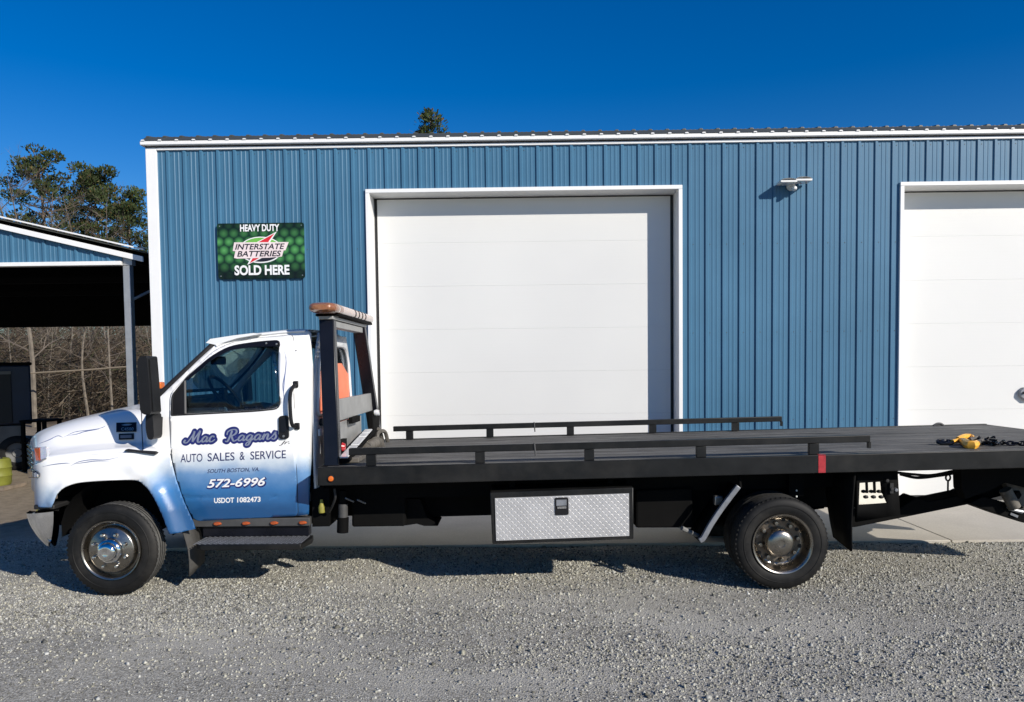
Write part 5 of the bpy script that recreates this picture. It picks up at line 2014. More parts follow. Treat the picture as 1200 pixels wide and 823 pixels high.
def wheel(cx, y0, sgn, front, name='wheel'):
    """sgn +1: outer face towards the camera"""
    c = V((cx, y0, TR + GZ))
    prof = [(r, sgn * y) for r, y in tyre_mesh(0, 1)]
    hubm = MB()
    ty = MB()
    ty.lathe(prof, c, 72)
    # shoulder lugs
    n = 60
    for i in range(n):
        a = 2 * math.pi * i / n
        for yy in (0.035, 0.180):
            p = V((math.cos(a), 0, math.sin(a)))
            q = V((-math.sin(a), 0, math.cos(a)))
            b = c + p * (TR - 0.0058) + V((0, sgn * (yy), 0))
            m_ = [b + q * sx * 0.009 + p * sz * 0.006 + V((0, sy * 0.010, 0)) for sx in (-1, 1) for sy in (-1, 1) for sz in (-1, 1)]
            ty.add(m_, [(0, 1, 3, 2), (4, 6, 7, 5), (0, 4, 5, 1), (2, 3, 7, 6), (0, 2, 6, 4), (1, 5, 7, 3)])
    w = ty.build(name, M['rubber'], tk, angle=30)
    w.data.materials.append(M['tread' if front else 'tread_dark'])
    for pl in w.data.polygons:
        cc = pl.center + root_loc(w)
        if (V((cc.x - cx, 0, cc.z - TR - GZ))).length > TR - 0.0035:
            pl.material_index = 1
    # raised sidewall band
    rb_ = MB().lathe([(0.332, sgn * 0.0005), (0.335, sgn * -0.003), (0.340, sgn * -0.003), (0.343, sgn * 0.0008)], c, 60).build('sidewall_ring', M['rubber'], w)
    if front:
        rim = [(0.262, 0.030), (0.266, 0.004), (0.262, -0.004), (0.252, -0.002), (0.243, 0.012), (0.236, 0.05), (0.226, 0.062), (0.214, 0.058), (0.205, 0.030), (0.200, 0.012), (0.192, 0.006), (0.12, -0.004), (0.11, -0.012)]
        MB().lathe([(r, sgn * y) for r, y in rim], c, 60).build('rim', M['rim'], w, angle=50)
        hub = [(0.112, -0.010), (0.108, -0.030), (0.098, -0.045), (0.085, -0.050), (0.078, -0.075), (0.066, -0.088), (0.035, -0.095), (0.03, -0.093), (0.0, -0.092)]
        MB().lathe([(r, sgn * y) for r, y in hub], c, 40).build('hub_cap', M['chrome'], w, angle=50)
        for k in range(8):
            a = 2 * math.pi * (k + 0.5) / 8
            b = c + V((math.cos(a) * 0.150, sgn * -0.004, math.sin(a) * 0.150))
            MB().lathe([(0.018, 0.0), (0.017, sgn * -0.022), (0.012, sgn * -0.034), (0.0, sgn * -0.037)], b, 10).build('lug_nut', M['chrome'], w)
        b = c + V((0.04, sgn * 0.03, 0.235))
        MB().tube([b, b + V((0, sgn * -0.03, 0.004))], 0.005, 6).build('valve', M['steel'], w)
    else:
        rim = [(0.262, 0.030), (0.267, 0.004), (0.262, -0.004), (0.250, -0.002), (0.240, 0.012), (0.232, 0.04), (0.225, 0.10), (0.205, 0.125), (0.19, 0.128)]
        MB().lathe([(r, sgn * y) for r, y in rim], c, 60).build('rim', M['rim'], w, angle=50)
        MB().lathe([(0.195, sgn * 0.126), (0.15, sgn * 0.13), (0.11, sgn * 0.128), (0.0, sgn * 0.128)], c, 40).build('wheel_disc', M['rim_dull'], w)
        hub = [(0.128, 0.126), (0.126, 0.06), (0.120, 0.025), (0.105, 0.006), (0.080, -0.004), (0.045, -0.008), (0.032, -0.008), (0.028, -0.003), (0.014, -0.003), (0.0, -0.002)]
        MB().lathe([(r, sgn * y) for r, y in hub], c + V((-0.012, 0, 0.004)), 44).build('hub_cap', M['rim'], w, angle=50)
        for k in range(8):
            a = 2 * math.pi * (k + 0.2) / 8
            b = c + V((math.cos(a) * 0.165, sgn * 0.128, math.sin(a) * 0.165))
            MB().lathe([(0.022, 0.0), (0.02, sgn * -0.03), (0.016, sgn * -0.042), (0.0, sgn * -0.044)], b, 8).build('lug_nut', M['rim'], w, angle=20)
        # hand holes seen as dark slots
        for k in range(8):
            a = 2 * math.pi * (k + 0.7) / 8
            b = c + V((math.cos(a) * 0.195, sgn * 0.122, math.sin(a) * 0.195))
            MB().lathe([(0.018, 0.0), (0.016, sgn * -0.004), (0.0, sgn * -0.004)], b, 10).build('hand_hole', M['seal'], w)
    return w


wheel(WX, 6.645, 1, True)
wheel(WX, 2 * YW - 6.645, -1, True)
RX = at(917, 635, 6.64).x
wheel(RX, 6.63, 1, False)
wheel(RX, 2 * YW - 6.63, -1, False)


def inner_wheel(y0):
    c = V((RX, y0, TR + GZ))
    ty = MB().lathe(tyre_mesh(0, 1), c, 60)
    w = ty.build('inner_wheel', M['rubber'], tk, angle=30)
    MB().lathe([(0.26, 0.03), (0.24, 0.06), (0.2, 0.1), (0.0, 0.1)], c, 30).build('rim', M['rim_dull'], w)
    w.data.materials.append(M['tread_dark'])
    for pl in w.data.polygons:
        cc = pl.center + root_loc(w)
        if (V((cc.x - RX, 0, cc.z - TR - GZ))).length > TR - 0.0075:
            pl.material_index = 1


inner_wheel(6.63 + 0.245)
inner_wheel(2 * YW - 6.63 - 0.245 - 0.215)
MB().tube([(RX, 6.9, TR + GZ), (RX, 8.8, TR + GZ)], 0.07, 14).build('rear_axle', M['black_frame'], tk)
MB().lathe([(0, -0.18), (0.12, -0.14), (0.18, 0), (0.12, 0.14), (0, 0.18)], (RX, YW, TR + GZ), 20).build('differential', M['black_frame'], tk)
MB().tube([(WX, 6.86, TR - 0.02), (WX, 8.86, TR - 0.02)], 0.05, 10).build('front_axle', M['black_frame'], tk)

# ---------------------------------------------------------------- flatbed
BX0 = at(372, 560, 6.6).x
BX1 = 5.54
SLB = 0.0150
BY0, BY1 = 6.60, 9.14


def bz(X):
    return 1.064 + SLB * (X - BX0)


def bedbox(x0, x1, y0, y1, d0, d1, name, mat, parent=None, bevel=0.0, **kw):
    """box riding on the tilted bed: heights are measured from the deck surface"""
    m = MB()
    m.prism([V((x0, y0, bz(x0) + d0)), V((x1, y0, bz(x1) + d0)), V((x1, y0, bz(x1) + d1)), V((x0, y0, bz(x0) + d1))], (0, y1 - y0, 0))
    return m.build(name, mat, parent or tk, bevel=bevel, **kw)


bed = bedbox(BX0 + 0.02, BX1 - 0.02, BY0 + 0.06, BY1 - 0.06, -0.13, -0.022, 'flatbed', M['black_frame'])
for y0, y1 in ((BY0, BY0 + 0.055), (BY1 - 0.055, BY1)):
    bedbox(BX0, BX1, y0, y1, -0.150, 0.008, 'side_rail', M['black_paint'], bed, bevel=0.006)
bedbox(BX0, BX0 + 0.05, BY0 + 0.057, BY1 - 0.057, -0.15, 0.004, 'front_rail', M['black_paint'], bed, bevel=0.004)
bedbox(BX1 - 0.05, BX1, BY0 + 0.057, BY1 - 0.057, -0.12, 0.002, 'tail_rail', M['black_paint'], bed, bevel=0.004)
NP = 11
pw = (BY1 - BY0 - 0.12) / NP
for i in range(NP):
    y0 = BY0 + 0.06 + i * pw
    bedbox(BX0 + 0.055, BX1 - 0.055, y0 + 0.004, y0 + pw - 0.004, -0.021, 0.0 + 0.001 * (i % 2), 'deck_plank', M['deck'], bed, bevel=0.003)
# rails standing on the deck
for yr_, posts, x0, x1 in ((BY0 + 0.06, (433.5, 561.5, 690.5, 818.5, 949), -1.475, 3.04), (BY1 - 0.09, None, -1.475, 3.10)):
    r_ = bedbox(x0, x1, yr_ - 0.03, yr_ + 0.03, 0.105, 0.165, 'stake_rail', M['black_paint'], bed, bevel=0.005)
    for x in (-1.285, -0.335, 0.615, 1.585, 2.56):
        bedbox(x - 0.042, x + 0.042, yr_ - 0.022, yr_ + 0.022, 0.008, 0.104, 'rail_post', M['black_paint'], r_, bevel=0.003)
    xe_ = x1
    bedbox(xe_ - 0.01, xe_ + 0.01, yr_ - 0.02, yr_ + 0.02, 0.05, 0.104, 'rail_end_tab', M['black_paint'], r_)
    sx_ = at(626, 520, yr_).x
    MB().tube([(sx_, yr_ - 0.034, bz(sx_) + 0.175), (sx_ + 0.01, yr_ - 0.036, bz(sx_) + 0.06)], 0.008, 6).build('hanging_pin', M['grey_plastic'], r_)
# reflective tape, marker lamp, little tie-down loops
tx0, tx1 = at(959, 545, BY0).x, at(967.5, 545, BY0).x
bedbox(tx0, tx1, BY0 - 0.003, BY0 - 0.0005, -0.146, 0.004, 'reflective_tape', M['red_tape'], bed)
bedbox(tx0, tx1, BY0 - 0.002, BY0 + 0.05, 0.0085, 0.0105, 'reflective_tape', M['red_tape'], bed)
q = at(388, 561, BY0)
ml = MB().lathe([(0.030, 0.0), (0.030, -0.010), (0.024, -0.012)], (q.x, BY0, q.z), 24).build('marker_ring', M['dark_plastic'], bed)
MB().lathe([(0.0245, -0.011), (0.02, -0.02), (0.0, -0.026)], (q.x, BY0, q.z), 24).build('marker_lens', M['amber'], ml)
q = at(1100, 500, BY1 - 0.05)
MB().tube(catmull([(q.x - 0.06, BY1 - 0.05, bz(q.x) - 0.0), (q.x - 0.02, BY1 - 0.05, bz(q.x) + 0.022), (q.x + 0.02, BY1 - 0.05, bz(q.x) + 0.024), (q.x + 0.06, BY1 - 0.05, bz(q.x))], 5), 0.016, 6).build('tie_down_loop', M['grey_plastic'], bed)

# ---------------------------------------------------------------- headboard rack
def post(a, b, wx, wy, name='rack_post', mat='black_gloss'):
    a, b = V(a), V(b)
    m = MB()
    vs = []
    for p in (a, b):
        for sx in (-1, 1):
            for sy in (-1, 1):
                vs.append(p + V((sx * wx / 2, sy * wy / 2, 0)))
    m.add(vs, [(0, 1, 3, 2), (4, 6, 7, 5), (0, 4, 5, 1), (2, 3, 7, 6), (0, 2, 6, 4), (1, 5, 7, 3)])
    return m.build(name, M[mat], rack, bevel=0.008)


zt_ = 2.375
rack = MB().bar((-1.735, 6.98, zt_ + 0.015), (-1.735, 8.55, zt_ + 0.015), 0.13, 0.03).build('headboard_rack', M['grey_paint'], tk, bevel=0.004)
post((-1.655, 6.80, bz(-1.65)), (-1.735, 7.05, zt_), 0.135, 0.10)
post((-1.655, 8.92, bz(-1.65)), (-1.735, 8.46, zt_), 0.135, 0.10)
MB().bar((-1.735, 7.11, zt_ - 0.035), (-1.735, 8.40, zt_ - 0.035), 0.10, 0.06).build('top_beam', M['grey_paint'], rack, bevel=0.005)
yq0, yq1 = 6.98, 8.72
zc1 = at(410, 463, 8.2).z
MB().box(-1.70, -1.66, 7.02, 8.78, zc1 - 0.20, zc1).build('cross_plate', M['grey_paint'], rack, bevel=0.004)
MB().box(-1.705, -1.68, 7.0, 8.2, bz(-1.6) + 0.08, zc1 - 0.22).build('lower_plate', M['grey_paint'], rack, bevel=0.004)
MB().box(-1.66, -1.60, 8.45, 8.85, bz(-1.6) + 0.02, zc1 - 0.20).build('gusset', M['black_frame'], rack, bevel=0.01)
q = at(426, 484, 8.5)
MB().lathe([(0, -0.03), (0.03, -0.025), (0.038, 0.0), (0.03, 0.03)], (-1.57, 8.5, q.z), 16, 'X').build('work_lamp', M['clear_lens'], rack)
q = at(401, 524, 7.6)
MB().lathe([(0, 0.03), (0.03, 0.025), (0.042, 0.0)], (-1.612, 7.0, 1.21), 18, 'X').build('tail_lamp', M['red'], rack)
MB().box(-1.655, -1.615, 6.93, 7.2, 1.15, 1.27).build('lamp_bracket', M['black_frame'], rack)
MB().box(-1.655, -1.62, 7.48, 7.85, q.z + 0.24, q.z + 0.30).build('lamp_bracket', M['black_frame'], rack)
# winch in front of the rack
wnz = bz(-1.4)
wch = MB().lathe([(0.0, -0.30), (0.06, -0.30), (0.06, -0.27), (0.035, -0.26), (0.035, 0.26), (0.06, 0.27), (0.06, 0.30), (0, 0.30)], (-1.52, 7.9, wnz + 0.065), 24).build('winch_drum', M['dirt_steel'], tk)
for k in range(22):
    y = 7.9 - 0.24 + 0.48 * k / 21
    MB().lathe([(0.036, -0.011), (0.048, 0), (0.036, 0.011)], (-1.52, y, wnz + 0.065), 18).build('cable_turn', M['dirt_steel'], wch)
for y in (7.55, 8.25):
    MB().prism([V((-1.66, y, wnz + 0.002)), V((-1.44, y, wnz + 0.002)), V((-1.46, y, wnz + 0.08)), V((-1.52, y, wnz + 0.12)), V((-1.62, y, wnz + 0.08))], (0, 0.02, 0)).build('winch_cheek', M['dirt_steel'], wch)
# roller guide, sun glare on its steel painted white, and brackets running across the deck front
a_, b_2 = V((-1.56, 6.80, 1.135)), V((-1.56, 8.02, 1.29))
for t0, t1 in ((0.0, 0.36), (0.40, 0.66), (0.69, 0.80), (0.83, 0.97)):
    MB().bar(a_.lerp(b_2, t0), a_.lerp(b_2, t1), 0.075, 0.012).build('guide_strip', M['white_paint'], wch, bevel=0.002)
MB().bar(V((-1.57, 6.80, 1.105)), V((-1.57, 8.05, 1.26)), 0.12, 0.03).build('guide_base', M['black_frame'], wch)
for x, z in ((-1.62, 0.05), (-1.56, 0.03)):
    MB().tube(catmull([(x, 8.55, wnz), (x - 0.02, 8.6, wnz + z + 0.09), (x + 0.03, 8.75, wnz + z + 0.10), (x + 0.05, 8.85, wnz)], 5), 0.022, 6).build('hose', M['dirt_steel'], wch)
MB().box(-1.70, -1.45, 6.92, 7.30, wnz + 0.003, wnz + 0.05).build('winch_tray', M['dirt_steel'], wch, bevel=0.006)

# ---------------------------------------------------------------- light bar on the rack
LZ = zt_ + 0.098


def lb_sec(y, sx, sz, n=20, x=-1.735):
    out = []
    for i in range(n):
        a = 2 * math.pi * i / n
        ca, sa = math.cos(a), math.sin(a)
        out.append(V((x + sx * math.copysign(abs(ca) ** 0.6, ca), y, LZ + sz * math.copysign(abs(sa) ** 0.7, sa))))
    return out


def lb_part(name, mat, ys_, sxs, szs, parent):
    rows_ = [lb_sec(y, a, b) for y, a, b in zip(ys_, sxs, szs)]
    m = MB()
    m.grid([r + [r[0]] for r in rows_])
    n = len(rows_[0])
    m.add(rows_[0], [tuple(range(n))])
    m.add(rows_[-1], [tuple(range(n))])
    return m.build(name, mat, parent, angle=45)


lb = MB().box(-1.735 - 0.11, -1.735 + 0.11, 7.04, 8.66, LZ - 0.066, LZ - 0.04).build('light_bar', M['black_frame'], tk, bevel=0.01)
lb_part('end_lens', M['amber_dark'], [6.80, 6.82, 6.87, 6.95, 7.00], [0.07, 0.10, 0.122, 0.128, 0.128], [0.024, 0.036, 0.047, 0.051, 0.051], lb)
lb_part('divider', M['chrome'], [7.001, 7.055], [0.126, 0.126], [0.049, 0.049], lb)
lb_part('lens', M['amber_dark'], [7.056, 7.16], [0.128, 0.128], [0.051, 0.051], lb)
lb_part('lens', M['pale_lens'], [7.161, 7.68], [0.128, 0.128], [0.051, 0.051], lb)
y = 7.682
for k in range(3):
    lb_part('divider', M['seal'], [y, y + 0.035], [0.131, 0.131], [0.053, 0.053], lb)
    lb_part('lens', M['pale_lens'], [y + 0.036, y + 0.165], [0.128, 0.128], [0.051, 0.051], lb)
    y += 0.166
lb_part('divider', M['seal'], [y, y + 0.035], [0.131, 0.131], [0.053, 0.053], lb)
lb_part('end_lens', M['pale_lens'], [y + 0.036, 8.62, 8.75, 8.80], [0.128, 0.128, 0.11, 0.07], [0.051, 0.051, 0.044, 0.026], lb)
for y in (7.08, 8.42):
    MB().box(-1.82, -1.65, y - 0.06, y + 0.06, zt_ + 0.031, LZ - 0.067).build('bar_foot', M['steel'], lb, bevel=0.004)

# ---------------------------------------------------------------- toolbox
TY0 = 6.62
tb = MB().prism(P2([(574, 577.5), (742.5, 571.5), (742.5, 632), (577, 638)], TY0), (0, 0.52, 0)).build('toolbox', M['black_paint'], tk, bevel=0.008)
tdp = [at(x, y, TY0 - 0.006) for x, y in [(580, 584), (737, 578.3), (737.3, 628), (581.5, 633.8)]]
td = MB().prism([p + V((0, -0.006, 0)) for p in tdp], (0, 0.012, 0)).build('toolbox_door', M['diamond'], tb, smooth=False)
dp = MB()
nu, nv = 44, 13
for i in range(nu):
    for j in range(nv):
        u, v = (i + 0.5) / nu, (j + 0.5) / nv
        c = tdp[0].lerp(tdp[1], u).lerp(tdp[3].lerp(tdp[2], u), v)
        s = 1 if (i + j) % 2 else -1
        ex = (tdp[1] - tdp[0]).normalized()
        ez = (tdp[0] - tdp[3]).normalized()
        d = (ex + ez * s).normalized()
        e = (ex - ez * s).normalized()
        y0 = TY0 - 0.0122
        L, W = 0.0150, 0.0062
        pts_ = [c + d * L, c + e * W, c - d * L, c - e * W]
        vs = [V((p.x, y0, p.z)) for p in pts_] + [V((c.x + d.x * L * 0.5, y0 - 0.0014, c.z + d.z * L * 0.5)), V((c.x - d.x * L * 0.5, y0 - 0.0014, c.z - d.z * L * 0.5))]
        dp.add(vs, [(0, 1, 4), (1, 2, 5), (2, 3, 5), (3, 0, 4), (1, 5, 4), (3, 4, 5)])
dp.build('tread_lozenge', M['diamond'], td, smooth=False, kind='stuff')
lh = [at(x, y, TY0 - 0.02) for x, y in fillet([(650, 583.5), (666, 583), (666.5, 603.5), (650.5, 604)], 2, 3)]
lk = MB().prism(lh, (0, 0.012, 0)).build('latch', M['dark_plastic'], td, bevel=0.003)
MB().prism([at(x, y, TY0 - 0.028) for x, y in [(653, 594), (663.5, 593.5), (663.8, 596), (653.2, 596.5)]], (0, 0.008, 0)).build('latch_paddle', M['chrome'], td, smooth=False)
MB().prism([at(x, y, TY0 - 0.024) for x, y in [(652, 586), (664, 585.6), (664, 592.5), (652, 593)]], (0, 0.004, 0)).build('latch_cup', M['fender_grey'], td, smooth=False)
for x in (600, 715):
    MB().bar(at(x, 573, 6.9), at(x, 560, 6.9), 0.05, 0.05).build('toolbox_hanger', M['black_frame'], tb)

# ---------------------------------------------------------------- chassis and running gear
def slab_px(pts, y0, y1, name, mat='black_frame', parent=None, bevel=0.0):
    return MB().prism(P2(pts, y0), (0, y1 - y0, 0)).build(name, M[mat], parent or tk, bevel=bevel, smooth=False)


slab_px([(362, 560), (1002, 545), (1002, 594), (573, 604), (500, 606), (362, 604)], 7.40, 7.50, 'chassis_rail')
slab_px([(362, 560), (1000, 545), (1000, 590), (362, 600)], 8.22, 8.32, 'chassis_rail')
slab_px([(380, 566), (1002, 548), (1002, 570), (380, 586)], 7.05, 7.13, 'subframe_rail')
slab_px([(380, 566), (1000, 548), (1000, 580), (380, 586)], 8.60, 8.70, 'subframe_rail')
slab_px([(366, 573), (386, 572.5), (386, 617), (366, 617.5)], 6.95, 7.5, 'battery_box', 'black_frame')
slab_px([(412, 580), (475, 579), (475, 617), (412, 618)], 7.1, 7.7, 'fuel_tank', 'black_frame', None, 0.02)
slab_px([(475, 585), (492, 585), (500, 606), (513, 616.5), (497, 616.5), (488, 614), (475, 616)], 7.2, 7.6, 'tank_strap')
slab_px([(745, 575), (812, 572), (812, 619), (745, 619)], 7.0, 7.6, 'hydraulic_tank', 'black_frame', None, 0.02)
slab_px([(812, 560), (1003, 552), (1003, 575), (960, 572), (880, 578), (812, 622)], 7.18, 7.26, 'inner_guard')
c0 = at(401, 580, 6.95)
ft = MB().tube([at(402, 575, 6.95), at(402, 590, 6.95)], 0.035, 12).build('filter_head', M['black_frame'], tk)
MB().tube([at(402, 590.5, 6.95), at(402, 606, 6.95)], 0.043, 16).build('oil_filter', M['grey_plastic'], tk)
MB().tube([at(402, 606.2, 6.95), at(401.5, 624, 6.95)], 0.052, 14).build('filter_bowl', M['black_frame'], tk)
MB().tube(catmull([at(392, 573, 6.78), at(393, 583, 6.78), at(390, 592, 6.82), at(386, 600, 6.9)], 5), 0.012, 6).build('air_line', M['seal'], tk)
q = at(377, 597, 6.9)
tg = MB().lathe([(0, -0.035), (0.028, -0.03), (0.032, 0.02), (0.018, 0.05), (0.012, 0.09), (0, 0.09)], q, 14, 'Z').build('grease_cap', M['old_yellow'], tk)
for x, y in ((405, 584), (419, 586)):
    p = at(x, y, 6.9)
    MB().tube([p, p + V((0.05, 0.1, -0.05))], 0.008, 6).build('air_line', M['fender_grey'], tk)
MB().tube([at(395, 588, 7.9), at(860, 610, 7.9)], 0.05, 12).build('drive_shaft', M['black_frame'], tk)
for x0, x1, y in ((800, 872, 590),):
    pass
# leaf springs
for yy in (7.3, 8.42):
    for k in range(5):
        L = 0.62 - 0.09 * k
        MB().tube(catmull([(RX - L, yy, 0.55 - 0.02 * k), (RX, yy, 0.49 - 0.018 * k), (RX + L, yy, 0.55 - 0.02 * k)], 4), 0.012, 4).build('spring_leaf', M['black_frame'], tk)
# grey quarter guard ahead of the rear wheel
gp_ = catmull([at(x, y, 6.66) for x, y in [(868.5, 572), (860, 583), (848, 599), (836, 617), (827, 633), (821.5, 637)]], 4)
gq = MB().grid([[p, p + V((0.0, 0.045, 0.0))] for p in gp_]).build('rear_guard', M['fender_grey'], tk, solid=0.045, bevel=0.006)
MB().grid([[p + V((0.01, 0.05, -0.01)), p + V((0.01, 0.55, -0.01))] for p in gp_]).build('guard_sheet', M['black_frame'], gq, solid=0.01)
MB().tube([at(868, 572, 6.68), at(866, 555, 6.75)], 0.012, 6).build('guard_bracket', M['black_frame'], gq)
p = at(842, 586, 6.9)
MB().box(p.x - 0.04, p.x + 0.04, 6.88, 6.95, p.z - 0.05, p.z + 0.04).build('valve_block', M['steel'], tk, bevel=0.012)
p = at(799, 619, 6.8)
MB().tube([p, p + V((0.18, 0.1, -0.1))], 0.02, 8).build('tail_pipe', M['dull_grey'], tk)
# rear mudflap
mx0 = at(1003, 600, 6.66).x
rows_ = []
for i in range(6):
    t = i / 5
    rows_.append([V((mx0 - 0.03 * math.sin(t * 2) - 0.02 * s + 0.05 * s * t, 6.66 + 0.22 * s, 0.98 - 0.70 * t)) for s in (0, 1, 2, 2.6)])
MB().grid(rows_).build('mudflap', M['black_frame'], tk, solid=0.014)
MB().grid([[V((p.x, 2 * YW - p.y, p.z)) for p in r] for r in rows_]).build('mudflap', M['black_frame'], tk, solid=0.014)
for x, y in ((933.5, 575), (933.5, 582)):
    MB().lathe([(0, -0.006), (0.008, -0.005), (0.01, 0.0)], at(x, y, 6.95), 8).build('bolt_head', M['clear_lens'], tk)
MB().box(at(925, 580, 6.96).x, at(942, 580, 6.96).x, 6.962, 7.2, 0.72, 0.92).build('guard_bracket', M['black_frame'], tk)

# control station with levers
CS = 6.74
op_ = [(1003.5, 551.5), (1052, 550.5), (1055, 604), (1040, 606), (1003.5, 612)]
ho = [(1007.5, 566.2), (1033, 564.6), (1034.5, 577), (1040.5, 590), (1006.5, 592.5)]
cs = sheet([(p.x, p.z) for p in P2(op_, CS)], [[(p.x, p.z) for p in P2(ho, CS)]], lambda x, z: V((x, CS, z)), 'control_panel', M['black_frame'], tk, 0.03, cut=1.0)
for i, x in enumerate((1016, 1025, 1034)):
    a0 = at(x - 1, 556, CS + 0.25)
    MB().tube([at(x - 0.6, 564, CS + 0.04), at(x, 578, CS + 0.02)], 0.012, 6).build('lever', M['black_frame'], cs)
    for yy in (576, 582.5):
        k_ = at(x - (2.5 if yy < 580 else 0) - 1.5, yy, CS + 0.02 if yy > 580 else CS + 0.15)
        o = MB().lathe([(0, -0.022), (0.016, -0.015), (0.022, 0), (0.016, 0.015), (0, 0.022)], V((0, 0, 0)), 12, 'Z').build('lever_knob', M['seal'], cs, local=True)
        o.location = k_ - root_loc(cs)
        o.scale = (1.1, 1, 0.75)
for x, y, mt in ((1044, 573, 'seal'), (1049, 574, 'fender_grey'), (1038.5, 563, 'seal')):
    MB().lathe([(0, -0.03), (0.014, -0.028), (0.018, 0.0)], at(x, y, CS), 12).build('switch', M[mt], cs)
MB().box(at(1042, 570, CS).x, at(1046, 570, CS).x, CS - 0.02, CS - 0.001, at(1042, 578, CS).z, at(1042, 566, CS).z).build('switch_guard', M['seal'], cs)

# underlift at the tail
ulp = P2([(985, 590), (1003, 592), (1038, 591), (1058, 577.5), (1072, 582.5), (1128, 571), (1136, 563), (1190, 560)], 7.62) + P2([(1176, 581), (1139, 590.5), (1003, 618), (985, 619)], 7.36)
for p in ulp:
    p.y = 7.36
ul = MB().prism(ulp, (0, 0.26, 0)).build('underlift_boom', M['black_frame'], tk, bevel=0.01, smooth=False)
slab_px([(1126, 548), (1215, 545), (1215, 575), (1178, 566), (1160, 575), (1132, 585), (1127, 573)], 7.20, 7.34, 'boom_bracket', 'black_frame', ul)
slab_px([(1126, 548), (1215, 545), (1215, 575), (1178, 566), (1160, 575), (1132, 585), (1127, 573)], 8.06, 8.2, 'boom_bracket', 'black_frame', ul)
slab_px([(1136, 590.5), (1152, 582), (1182, 590), (1240, 612), (1240, 622), (1196, 612)], 7.25, 7.75, 'wheel_lift_bar', 'black_frame', ul, 0.008)
for x, y in ((1180, 594.5), (1184, 602)):
    p = at(x, y, 7.24)
    MB().bar(p, p + V((0.07, 0, -0.03)), 0.01, 0.022).build('bar_decal', M['fender_grey'], ul)
p0, p1 = at(1178, 574, 7.2), at(1189, 595, 7.2)
MB().tube([p0, p1], 0.055, 16).build('lift_roller', M['dirt_steel'], ul)
slab_px([(1178, 566), (1184, 563.5), (1225, 575), (1225, 596), (1200, 597), (1192, 586), (1183, 574)], 7.26, 7.36, 'lift_plate', 'dirt_steel', ul, 0.01)
p = at(1191, 580, 7.25)
MB().lathe([(0, -0.03), (0.03, -0.03), (0.045, -0.01), (0.045, 0.01)], p, 6).build('pivot_nut', M['black_frame'], ul)
MB().tube([at(1189, 586, 7.24), at(1184, 597, 7.24), at(1198, 600, 7.24)], 0.02, 8).build('chain_bracket', M['fender_grey'], ul)
MB().tube([at(1138, 590, 7.3), at(1165, 588, 7.3)], 0.02, 8).build('hydraulic_ram', M['black_frame'], ul)
# loose hoses and a hanging link under the tail
MB().tube(catmull([at(1055, 556, 7.7), at(1075, 560, 7.7), at(1100, 557.5, 7.7), at(1124, 554, 7.7), at(1140, 556, 7.7)], 6), 0.016, 6).build('hose', M['seal'], tk)
MB().tube(catmull([at(1052, 554, 7.5), at(1070, 556, 7.5), at(1092, 557, 7.5), at(1118, 552, 7.5)], 6), 0.014, 6).build('hose', M['seal'], tk)


def torus(c, R, r, ax1, ax2, n=14, k=6, st=1.0):
    return [c + (ax1 * math.cos(t) * R * st + ax2 * math.sin(t) * R) for t in [2 * math.pi * i / n for i in range(n + 1)]]


p = at(1111, 560, 7.6)
MB().tube(torus(p, 0.03, 0, V((1, 0, 0)), V((0, 0, 1)), 14, 6, 0.75), 0.009, 6, cap=False).build('hanging_link', M['seal'], tk)
MB().tube([p + V((0, 0, -0.03)), p + V((0, 0, -0.16))], 0.009, 6).build('hanging_chain', M['seal'], tk)

# ---------------------------------------------------------------- chain and yellow hook lying on the deck
CHY = at(1130, 521, 7.0).y


def deck_pt(px, py):
    """pixel to the deck plane"""
    lo, hi = 6.6, 9.2
    for _ in range(40):
        md_ = (lo + hi) / 2
        p = at(px, py, md_)
        if p.z > bz(p.x):
            lo = md_
        else:
            hi = md_
    return at(px, py, (lo + hi) / 2)


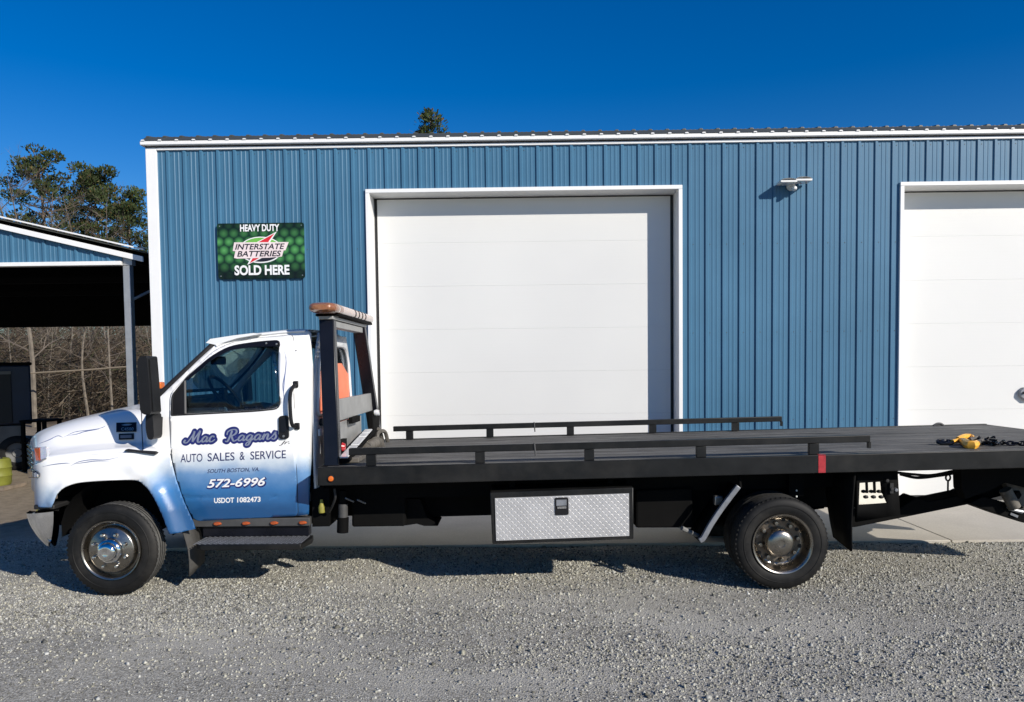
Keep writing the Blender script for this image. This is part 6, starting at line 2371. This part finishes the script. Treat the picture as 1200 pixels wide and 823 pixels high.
c0 = deck_pt(1130, 523.5)
ch = thing('tow_chain', 'black tow chain with a yellow hook lying on the right end of the flatbed', 'chain', c0)
path = [deck_pt(x, y) for x, y in [(1150, 522), (1158, 519.5), (1166, 523), (1172, 521), (1182, 522.5), (1192, 522.5), (1204, 523), (1222, 523.5), (1250, 522), (1280, 524), (1320, 522)]]
sp_ = catmull(path, 12)
link_pts = []
acc = 0
for a, b in zip(sp_[:-1], sp_[1:]):
    acc += (b - a).length
    if acc > 0.045:
        acc = 0
        link_pts.append((a, (b - a).normalized()))
for i, (p, d) in enumerate(link_pts):
    sd = d.cross(V((0, 0, 1))).normalized()
    roll_ = 0.5 if i % 2 else -0.9
    s2 = sd * math.cos(roll_) + V((0, 0, 1)) * math.sin(roll_)
    c = p + V((0, 0, 0.022))
    MB().tube(torus(c, 0.020, 0, d, s2, 12, 5, 1.75), 0.0085, 5, cap=False).build('link', M['black_gloss'], ch)
rs2 = random.Random(4)
for i in range(9):
    p = deck_pt(1154 + rs2.uniform(0, 14), 520.5 + rs2.uniform(-1.5, 2.5)) + V((0, 0, 0.025 + rs2.uniform(0, 0.03)))
    a = V((rs2.uniform(-1, 1), rs2.uniform(-1, 1), rs2.uniform(-.4, .4))).normalized()
    b = a.cross(V((0, 0, 1))).normalized()
    b = (b + V((0, 0, rs2.uniform(-.8, .8)))).normalized()
    MB().tube(torus(p, 0.020, 0, a, b, 12, 5, 1.7), 0.0085, 5, cap=False).build('link', M['black_gloss'], ch)
hk = [deck_pt(x, y) + V((0, 0, 0.03)) for x, y in [(1116, 521.5), (1124, 520), (1130, 521.5), (1134, 524.5), (1139, 526), (1144, 524), (1145, 520.5)]]
MB().tube(catmull(hk, 5), [0.018, 0.019, 0.02, 0.021, 0.021, 0.022, 0.024, 0.027, 0.03, 0.032, 0.034, 0.036, 0.037, 0.038, 0.04, 0.042, 0.042, 0.042, 0.042, 0.042, 0.042, 0.04, 0.038, 0.036, 0.034, 0.03, 0.026, 0.022, 0.018, 0.014, 0.008], 8).build('hook', M['yellow'], ch)
hk = [deck_pt(x, y) + V((0, 0, 0.045)) for x, y in [(1122, 520), (1130, 517.8), (1138, 517.2), (1141, 518.5)]]
MB().tube(catmull(hk, 4), [0.02, 0.024, 0.028, 0.03, 0.03, 0.03, 0.028, 0.026, 0.024, 0.02, 0.016, 0.012, 0.008], 8).build('hook_tongue', M['yellow'], ch)
MB().tube(catmull([deck_pt(x, y) + V((0, 0, 0.035)) for x, y in [(1136, 520), (1142, 518), (1148, 517), (1151, 520), (1146, 523.5)]], 4), 0.02, 6).build('hook_latch', M['dirt_steel'], ch)
for x in (1105, 1110):
    p = deck_pt(x, 521.5) + V((0, 0, 0.028))
    MB().tube(torus(p, 0.034, 0, V((1, 0, 0)), V((0, 0.9, 0.4)), 14, 6, 1.5), 0.015, 6, cap=False).build('shackle', M['black_gloss'], ch)
